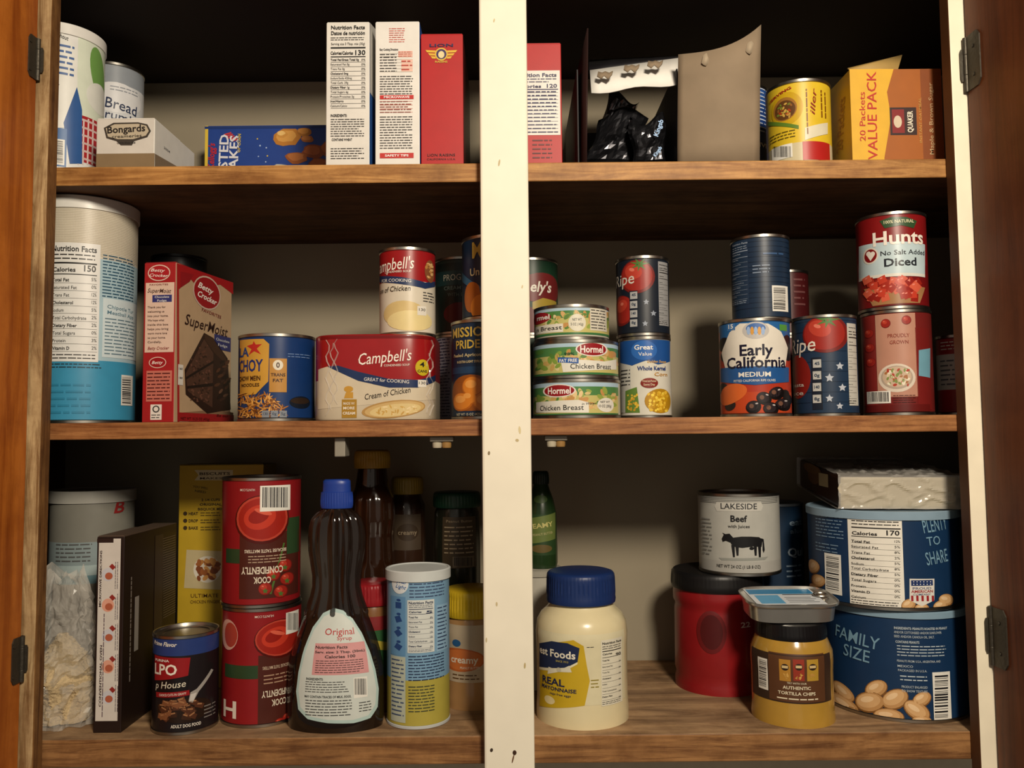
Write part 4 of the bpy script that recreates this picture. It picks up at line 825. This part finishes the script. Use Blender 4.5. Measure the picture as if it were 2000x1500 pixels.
L=can('light blue and yellow drink mix canister with pale lid',817,122,1100,.077,z,['7398b4',1330,'a39742'],name='drink_mix_canister',cat='canister',lid='c0c4c2',lidh=.01,metal=mat('b0b4b4',.4),rimh=.004,rough=.44)
L.e(782,1140,32,40,'ccd2d4',lay=2); L.t(782,1134,26,8,'Crystal','2a5a9a',sh=.3,rot=-10); L.t(784,1146,20,7,'Light','2a5a9a',sh=.3,rot=-10); L.r(764,1165,792,1280,'5a86ac',lay=1.4)
for i in range(4): L.r(773,1176+i*27,784,1188+i*27,'1f3f74',i*20,3); L.e(779,1172+i*27,8,5,'1f3f74',0,3.4)
L.t(828,1116,46,6,'8 QUARTS','2a4a7a'); L.m(800,1124,868,1168,7,'3a4a6a'); L.nf(796,1172,848,1275,'5',bg='c8cbc6',fg='1d2a4a',n=7); L.m(798,1278,868,1330,9,'1d2a4a'); L.r(852,1180,874,1270,'86a8c2',lay=1.4); L.m(854,1182,872,1268,12,'2a3a5a')
L.r(764,1282,792,1410,'a9b0a0',lay=1.5); L.m(766,1285,790,1400,14,'3a4a6a'); L.m(798,1338,850,1392,9,'3a4030'); L.done()
T,sf=lathe_thing('creamy peanut butter jar with yellow lid and orange label','spread_jar','jar',922,.135,z,[('jar_body',mat('a37c50',.25,coat=.3),[(1195,44),(1205,50),(1230,52),(1250,51),(1330,51),(1350,53),(1372,52),(None,48),(None,1)]),('lid',mat('c0a020',.4),[(1147,1),(1147,47),(1151,51),(1195,52),(1199,51),(1199,1)])],group='spread jars',rib={'lid':(50,.0006,1151,1197)})
L=Lab(T,sf('jar_body'),'paper_label'); L.r(872,1222,972,1334,'b8a68c',lay=0); L.e(908,1290,78,46,'b8602c',lay=1); L.e(908,1290,72,40,'c87038',lay=2); L.e(892,1256,16,14,'2a5a8a',lay=3); L.t(908,1289,52,13,'creamy','e4d8c4',b=1,lay=5); L.t(918,1305,38,4.5,'PEANUT BUTTER','e4d8c4',lay=5); L.m(885,1316,938,1330,2,'5a3c20'); L.done()
T,sf=lathe_thing('white plastic tub under a seasoning bottle','plastic_tub','tub',1050,.205,z,[('tub_body',mat('a8a498',.4),[(1118,47),(1140,48),(1215,46),(1300,44),(None,42),(None,1)]),('lid',mat('989488',.4),[(1107,1),(1107,46),(1109,50),(1119,50),(1120,1)])])
zt=P(1050,1107,.205).z
T,sf=lathe_thing('green seasoning bottle with dark green cap','seasoning_bottle','bottle',1057,.205,zt+.0003,[('bottle_body',mat('1e3319',.3,coat=.2),[(945,14),(955,17),(975,24),(1000,29),(1030,30),(1070,31),(1098,31),(None,29),(None,1)]),('cap',mat('0e2417',.4),[(920,1),(920,13),(923,15),(945,16),(947,1)])],rib={'cap':(24,.0004,923,945)})
L=Lab(T,sf('bottle_body'),'paper_label'); L.r(1030,1005,1084,1085,'243c1e',lay=0); L.p([(1036,1012),(1084,1000),(1084,1052),(1036,1062)],'5c6a34',1); L.t(1060,1026,38,9,'EAMY','b0a868',rot=8,b=1,lay=4); L.t(1060,1043,38,4.5,'PEANUT BUTTER','a8a070',rot=8,lay=4); L.e(1058,1072,40,16,'5a4c28',lay=2); L.e(1056,975,26,16,'3e5628',lay=1); L.done()
T,sf=lathe_thing('mayonnaise jar with blue lid and cream contents','mayonnaise_jar','jar',1136,.087,z,[('jar_body',mat('d3c69f',.25,coat=.4,var=.05),[(1166,58),(1175,60),(1183,66),(1193,77),(1207,85),(1230,88),(1250,87),(1300,86.5),(1350,86.5),(1375,88),(1400,88),(1418,85),(1428,78),(None,70),(None,1)]),('lid',mat('172c5c',.38),[(1113,1),(1113,56),(1115,62),(1119,65),(1160,66),(1166,67),(1172,66),(1172,1)])],rib={'lid':(56,.0005,1120,1162)})
L=Lab(T,sf('jar_body'),'paper_label')
L.r(1053,1240,1219,1378,'cfc6a4',lay=0); L.p([(1054,1256),(1120,1250),(1140,1262),(1146,1300),(1152,1330),(1142,1378),(1054,1378)],'bb9c20',1.4); L.p([(1054,1256),(1078,1252),(1108,1256),(1132,1266),(1128,1294),(1106,1304),(1054,1304)],'1a2646',2.2); L.p([(1054,1302),(1106,1304),(1128,1293),(1128,1297),(1106,1309),(1054,1307)],'d8d0b0',2.8)
L.t(1090,1277,68,14,'est Foods','dcd6c6',b=1,lay=7); L.t(1098,1292,24,3.6,'SINCE 1913','b8a858'); L.p([(1072,1302),(1092,1309),(1112,1300),(1117,1313),(1092,1312),(1070,1316)],'d0cab4',4); L.e(1092,1308,9,9,'b8b29c',lay=5)
L.t(1082,1331,42,13,'REAL','1c2244',b=1); L.t(1093,1347,66,7,'MAYONNAISE','1c2244',b=1); L.t(1095,1357,40,4,'cage free eggs','1c2244'); L.e(1074,1367,20,16,'d8ca98',lay=3); L.nf(1174,1248,1214,1376,'90',bg='d4ceba',n=7); L.m(1146,1262,1160,1266,1); L.m(1154,1325,1170,1345,3,'8a7a30'); L.done()
T,sf=lathe_thing('red plastic coffee canister with black lid and molded grip','coffee_canister','canister',1402,.2,z,[('canister_body',mat('84161a',.35,coat=.2),[(1140,84),(1155,86),(1168,86),(1175,82),(1185,84),(1300,85),(1310,82),(1320,85),(1340,85),(None,80),(None,1)]),('lid',mat('141314',.4),[(1112,1),(1112,78),(1110,84),(1114,88),(1138,90),(1144,88),(1144,1)])],rib={'lid':(70,.0005,1114,1138)})
s_=sf('canister_body'); L=Lab(T,s_,'grip_shade_print',base=.0006)
L.e(1390,1235,58,84,'5f1012',lay=1); L.e(1390,1235,44,68,'480b0d',lay=2); L.t(1455,1220,18,10,'22','c8b0a8',b=1); L.done()  # flat darker ovals paint the shade of a grip hollow, not modelled
zl=P(1402,1112,.2).z
L=can('silver canned beef with black cow drawing',1443,160,954,.19,zl+.0004,['9a9a96',975,'aaa9a2',1098,'a3a19b'],rough=.36,group='cans on the bottom shelf')
for i in range(6): L.r(1368,968+i*3,1518,969+i*3,'5a5a58' ,lay=1)
L.p([(1400,980),(1486,980),(1490,989),(1486,998),(1400,998),(1396,989)],'bab8b0',2); L.t(1443,989,70,11,'LAKESIDE','2a2c30'); L.t(1443,1013,32,12,'Beef','1c1c1e',b=1); L.t(1443,1028,42,6,'with Juices','2a2a2a')
ck='141416'
L.p([(1424,1046),(1432,1050),(1448,1048),(1466,1048),(1482,1049),(1489,1054),(1487,1068),(1472,1067),(1450,1070),(1436,1068),(1428,1062)],ck,5)
L.p([(1410,1052),(1414,1044),(1411,1040),(1417,1043),(1425,1042),(1432,1050),(1428,1060),(1418,1056),(1412,1058)],ck,5.3)
for a,b_,c_,d_ in ((1431,1064,1434,1088),(1439,1066,1441,1085),(1474,1062,1476,1085),(1482,1058,1484,1088)): L.p([(a-2.5,b_),(a+4,b_),(c_+1.5,d_),(c_-2,d_)],ck,5.6)
L.p([(1486,1051),(1491,1053),(1493,1074),(1491,1080),(1489,1074),(1489,1058)],ck,5.2); L.e(1468,1071,9,6,ck,lay=5.4)
L.p([(1404,1089),(1500,1087),(1494,1093),(1410,1094)],'8a8c86',3); L.t(1443,1107,84,6,'NET WT 24 OZ (1 LB 8 OZ)','2a2a2a'); L.m(1372,1010,1392,1085,10,'7a7a76'); L.done()
T,sf=lathe_thing('glass jar of yellow dip with black lid','dip_jar','jar',1546,.078,z,[('jar_body',mat('a88234',.18,coat=.5),[(1232,66),(1245,72),(1262,79),(1280,80),(1300,79),(1370,79),(1385,81),(1400,81),(1412,77),(None,70),(None,1)]),('lid',mat('121113',.32),[(1207,1),(1207,64),(1209,68),(1236,70),(1238,69),(1238,1)])],rib={'lid':(60,.0004,1211,1236)})
L=Lab(T,sf('jar_body'),'paper_label'); L.r(1470,1280,1622,1374,'33231a',lay=0); L.r(1502,1278,1610,1372,'54341f',lay=1)
for i,c in enumerate(('a8782c','8c3020','a8842e')): L.r(1522+i*27,1288,1544+i*27,1330,c,lay=2); L.e(1533+i*27,1303,15,13,'2a1c14',lay=3); L.r(1527+i*27,1300,1539+i*27,1305,'c8b080',lay=3.5); L.sct(1528+i*27,1316,1540+i*27,1326,6,8,5,['c89c50','b0843c'],4,3)
L.t(1556,1335,38,3.5,'TRY WITH OUR','d8ccb0'); L.t(1556,1344,54,6,'AUTHENTIC','d8ccb0',b=1); L.t(1556,1355,72,6,'TORTILLA CHIPS','d8ccb0',b=1); L.bc(1482,1285,1500,1345,False,lay=3); L.m(1518,1362,1600,1370,1,'d8ccb0'); L.done()
zt=P(1546,1207,.078).z
xs=P(1539,1190,.078).x; hz=.0005
T=Thing('fish_tin','flat silver fish tin with pull tab tilted on the jar','tin',(xs,.08,zt+hz))
ft2=Foot(xs,.08,.0535,.038,4,zt); ptt=[ft2.map(ft2.S[0]+(ft2.S[-1]-ft2.S[0])*i/90,0,0)[:2] for i in range(90)]
V,Fc,I=loft(ptt,xs,.08,[(.86,zt+hz),(.9,zt+hz+.001),(.93,zt+hz+.017),(.97,zt+hz+.018),(1,zt+hz+.0195),(1,zt+hz+.022),(.98,zt+hz+.0225),(.965,zt+hz+.0205),(.7,zt+hz+.0205),(.68,zt+hz+.020),(.1,zt+hz+.020)])
T.part('tin_body',V,Fc,mat('c4c2bc',.22,.85))
ztin=zt+hz+.0207
L=Lab(T,PlaneT((0,0,ztin),X,(0,0,1)),'printed_lid')
q4=[(0,1,2,3)]
def rr(a,b,c,d,col,lay): L.add([(xs+a,b),(xs+c,b),(xs+c,d),(xs+a,d)],q4,col,lay)
rr(-.044,.05,.036,.111,'ccd0d4',0); rr(-.042,.09,.034,.109,'2f7aa8',1); rr(-.038,.054,-.01,.086,'5a9cc4',1); rr(-.004,.086,.034,.0885,'2a2a30',1)
for i in range(4): rr(-.005,.058+i*.006,.03-.004*(i%2),.0594+i*.006,'3a3a40',1)
L.done()
V,Fc=[],[]
for i in range(24):
    a=2*math.pi*i/24
    for j in range(6):
        b_=2*math.pi*j/6; r9=.007+.0011*math.cos(b_); V.append((xs+.039+r9*math.cos(a)*1.2,.08+r9*math.sin(a),ztin+.0022+.0011*math.sin(b_)))
for i in range(24):
    for j in range(6): Fc.append((i*6+j,((i+1)%24)*6+j,((i+1)%24)*6+(j+1)%6,i*6+(j+1)%6))
T.part('pull_tab',V,Fc,METAL)
T.o.rotation_euler=(math.radians(6),0,0); T.o.location.z+=.0036
# peanut cans
def nut(L,a,b_,w_,h_,ro,lay=3):
    L.e(a,b_,w_,h_,'7a5228',ro,lay,20); L.e(a,b_-1,w_*.93,h_*.88,'b88c5a',ro,lay+.5,20); L.e(a-w_*.04,b_-h_*.08,w_*.78,h_*.66,'cda473',ro,lay+1,20); L.e(a-w_*.1,b_-h_*.16,w_*.45,h_*.28,'e0c096',ro,lay+1.5,14)
zlow=P(1747,1202,.037).z
L=can('large blue family size peanut can with peanuts picture',1747,288,1196,.127,z,['132f50'],rough=.4,zt=zlow,lid='7c96a8',lidh=.006,group='large peanut cans',name='peanut_can')
L.t(1676,1246,84,23,'FAMILY','7296ac',rot=-8); L.t(1674,1276,50,23,'SIZE','7296ac',rot=-6)
for i,x in enumerate(('INGREDIENTS: PEANUTS ROASTED IN PEANUT','AND/OR COTTONSEED AND/OR SUNFLOWER','SEED AND/OR CANOLA OIL, SALT.')): L.t(1746+len(x)*1.35,1228+i*8,len(x)*2.7,4.5,x,'b0bcc4',b=i==0)
L.t(1772,1254,46,4.5,'CONTAINS PEANUTS','b0bcc4',b=1); L.m(1752,1260,1848,1284,4,'b0bcc4'); L.t(1794,1292,84,4.2,'PEANUTS FROM: U.S.A., ARGENTINA, AND','b0bcc4'); L.t(1768,1301,30,4.2,'MEXICO','b0bcc4'); L.t(1782,1310,56,4.2,'PACKAGED IN U.S.A.','b0bcc4'); L.m(1758,1318,1812,1332,2,'b0bcc4'); L.t(1786,1342,50,4.5,'PRODUCT ENLARGED','b0bcc4'); L.t(1786,1350,50,4.5,'TO SHOW TEXTURE','b0bcc4'); L.bc(1822,1312,1856,1408,False,lay=7)
N_=((1650,1352,46,30,-30),(1712,1346,50,32,35),(1652,1378,58,38,-15),(1748,1366,58,38,30),(1700,1372,60,40,20),(1800,1366,40,28,30),(1676,1402,62,34,-10),(1790,1388,56,36,-30),(1736,1400,62,34,5),(1800,1408,40,20,0))
for i,(a,b_,w_,h_,ro) in enumerate(N_): nut(L,a,b_,w_,h_,ro,2+i*.35)
L.done(); zp=L.zt
L=can('large blue peanut can with nutrition panel and flag emblem',1723,296,978,.127,zp+.003,['132f50'],rough=.4,lid='8299aa',lidh=.008,group='large peanut cans',name='peanut_can')
L.nf(1658,1000,1764,1186,'170',n=11); L.t(1824,1025,46,25,'PLENTY','7296ac',rot=8); L.t(1822,1056,26,17,'TO','7296ac',rot=6); L.t(1828,1088,42,25,'SHARE','7296ac',rot=8); L.m(1594,1000,1650,1052,8,'6f88a0'); L.m(1594,1060,1640,1080,3,'6f88a0'); L.bc(1612,1082,1644,1160,False,lay=4)
L.p([(1776,1130),(1824,1130),(1824,1172),(1800,1184),(1776,1172)],'d4d0c8',6)
for i in range(5): L.r(1779+i*10,1163,1783.5+i*10,1174,'962428',lay=6.8)
L.r(1779,1133,1821,1144,'1f3260',lay=6.8); L.t(1800,1149,36,4.5,'PROUD','22386a',lay=8); L.t(1800,1155,42,5,'AMERICAN','962428',b=1,lay=8); L.t(1800,1161,34,3.6,'COMPANY','22386a',lay=8)
for i in range(12): L.e(1784+i%6*6.5,1136+i//6*5,2.5,2.5,'d8d8d8',lay=7.6,n=5)
for i,(a,b_,ro) in enumerate(((1592,1108,60),(1602,1136,40),(1592,1156,70),(1610,1168,20),(1594,1178,0),(1774,1182,30),(1800,1190,0),(1846,1172,-20),(1836,1184,10))): nut(L,a,b_,30,24,ro,3+i*.3)
L.done(); zpp=L.zt
zq=zpp+.0022
T=Thing('snack_tray_pack','plastic-wrapped brown snack box lying flat on the peanut can','box',(.475,.16,zq))
def rotx(V,y0,z0,a):
    return [(x,y0+(y-y0)*math.cos(a)-(zz-z0)*math.sin(a),z0+(y-y0)*math.sin(a)+(zz-z0)*math.cos(a)) for x,y,zz in V]
a_=math.radians(4.5); ax=Vector((math.cos(-.1),math.sin(-.1),0)); ay=Vector((math.sin(.1),math.cos(.1),0))
o_=Vector((P(1642,950,.07).x,.075,0)); ht=max(.028,P(1750,930,.06).z-zq)
V,Fc,N=boxdata(o_,ax,ay,.132,.19,zq+.0003,zq+ht,.004)
V=rotx(V,.075,zq+.0003,a_)
T.part('box_body',V,Fc,[mat('2a1a12',.3),mat('a3946f',.4),mat('3a2216',.35)],[1 if n.dot(ay)<-.6 else (0 if n.z>.5 else 2) for n in N],smooth=False)
L=Lab(T,Plane(o_,ax,-ay),'printed_panel',base=.0008)
for i,(a,b_,c) in enumerate(((1655,952,'b0a07a'),(1700,957,'c6ba9c'),(1760,954,'b8a884'),(1815,956,'c0b290'))): L.e(a,b_,40,30,c,random.uniform(-20,20),1+i*.2,9)
L.done()
L=Lab(T,Plane(o_+ay*.19,-ay,-ax),'side_print'); L.e(1592,928,26,36,'6a4a2c',-10,1); L.e(1585,915,30,18,'7a5a34',-20,2); L.r(1600,925,1618,950,'b8a880',lay=3); L.done()
V=[];Fc=[]
nx,nl=44,72
for i in range(nx+1):
    s0=-.003+.138*i/nx
    for j in range(nl):
        t=j/nl; fr_=False
        if t<.36: yy=-.004+.198*(t/.36); zz=ht+.002
        elif t<.42: yy=.194; zz=ht+.002-(ht+.0015)*((t-.36)/.06)
        elif t<.7: yy=.194-.198*((t-.42)/.28); zz=.0003
        else: yy=-.004; zz=.0003+(ht+.0017)*((t-.7)/.3); fr_=True
        p=o_+ax*s0+ay*yy; q=Vector((p.x*45,p.y*45+zz*20,zz*70)); d=(.5-abs(noise.noise(q))*2.2)*.004+noise.noise(q*3)*.0012
        V.append((p.x,p.y-(max(-.001,d) if fr_ else 0),zq+zz+(max(0,d) if t<.36 else 0)))
for i in range(nx):
    for j in range(nl):
        a,b,c,d=i*nl+j,i*nl+(j+1)%nl,(i+1)*nl+(j+1)%nl,(i+1)*nl+j; Fc+=[(a,b,c),(a,c,d)]
V=rotx(V,.075,zq+.0003,a_); V=[(x,y,max(zz,zq+.0002)) for x,y,zz in V]
T.part('plastic_wrap',V,Fc,mat('e8e4dc',.1,alpha=.34,var=.02),smooth=False,label='shiny crinkled clear plastic wrap')
L=can('dark blue oats canister hidden behind the peanut can',1513,118,975,.262,z,['15293f'],name='food_canister',cat='canister',group='canisters',metal=mat('6a7078',.4,.6)); L.t(1554,1020,26,12,'eat','6f8090',b=1); L.t(1555,1037,24,9,'alue','6f8090'); L.t(1552,1078,28,16,'Qui','8894a0',b=1); L.m(1536,1100,1566,1130,3,'6f8090'); L.done()
# ================= LIGHT
def area(name,loc,tgt,size,power,col):
    l=bpy.data.lights.new(name,'AREA'); l.energy=power; l.size=size; l.color=col; l.shape='DISK'
    o=bpy.data.objects.new(name,l); o.location=loc; o.rotation_euler=(Vector(tgt)-Vector(loc)).to_track_quat('-Z','Y').to_euler(); sc.collection.objects.link(o)
area('ceiling_light',(.36,-1.3,.72),(0,.1,-.04),.26,27,(1,.875,.7))
area('room_bounce',(-.3,-2.8,.3),(0,.1,0),3.2,6.5,(1,.88,.74))
W=bpy.data.worlds.new('world'); sc.world=W; W.use_nodes=True; W.node_tree.nodes['Background'].inputs[0].default_value=(1,.84,.68,1); W.node_tree.nodes['Background'].inputs[1].default_value=.09
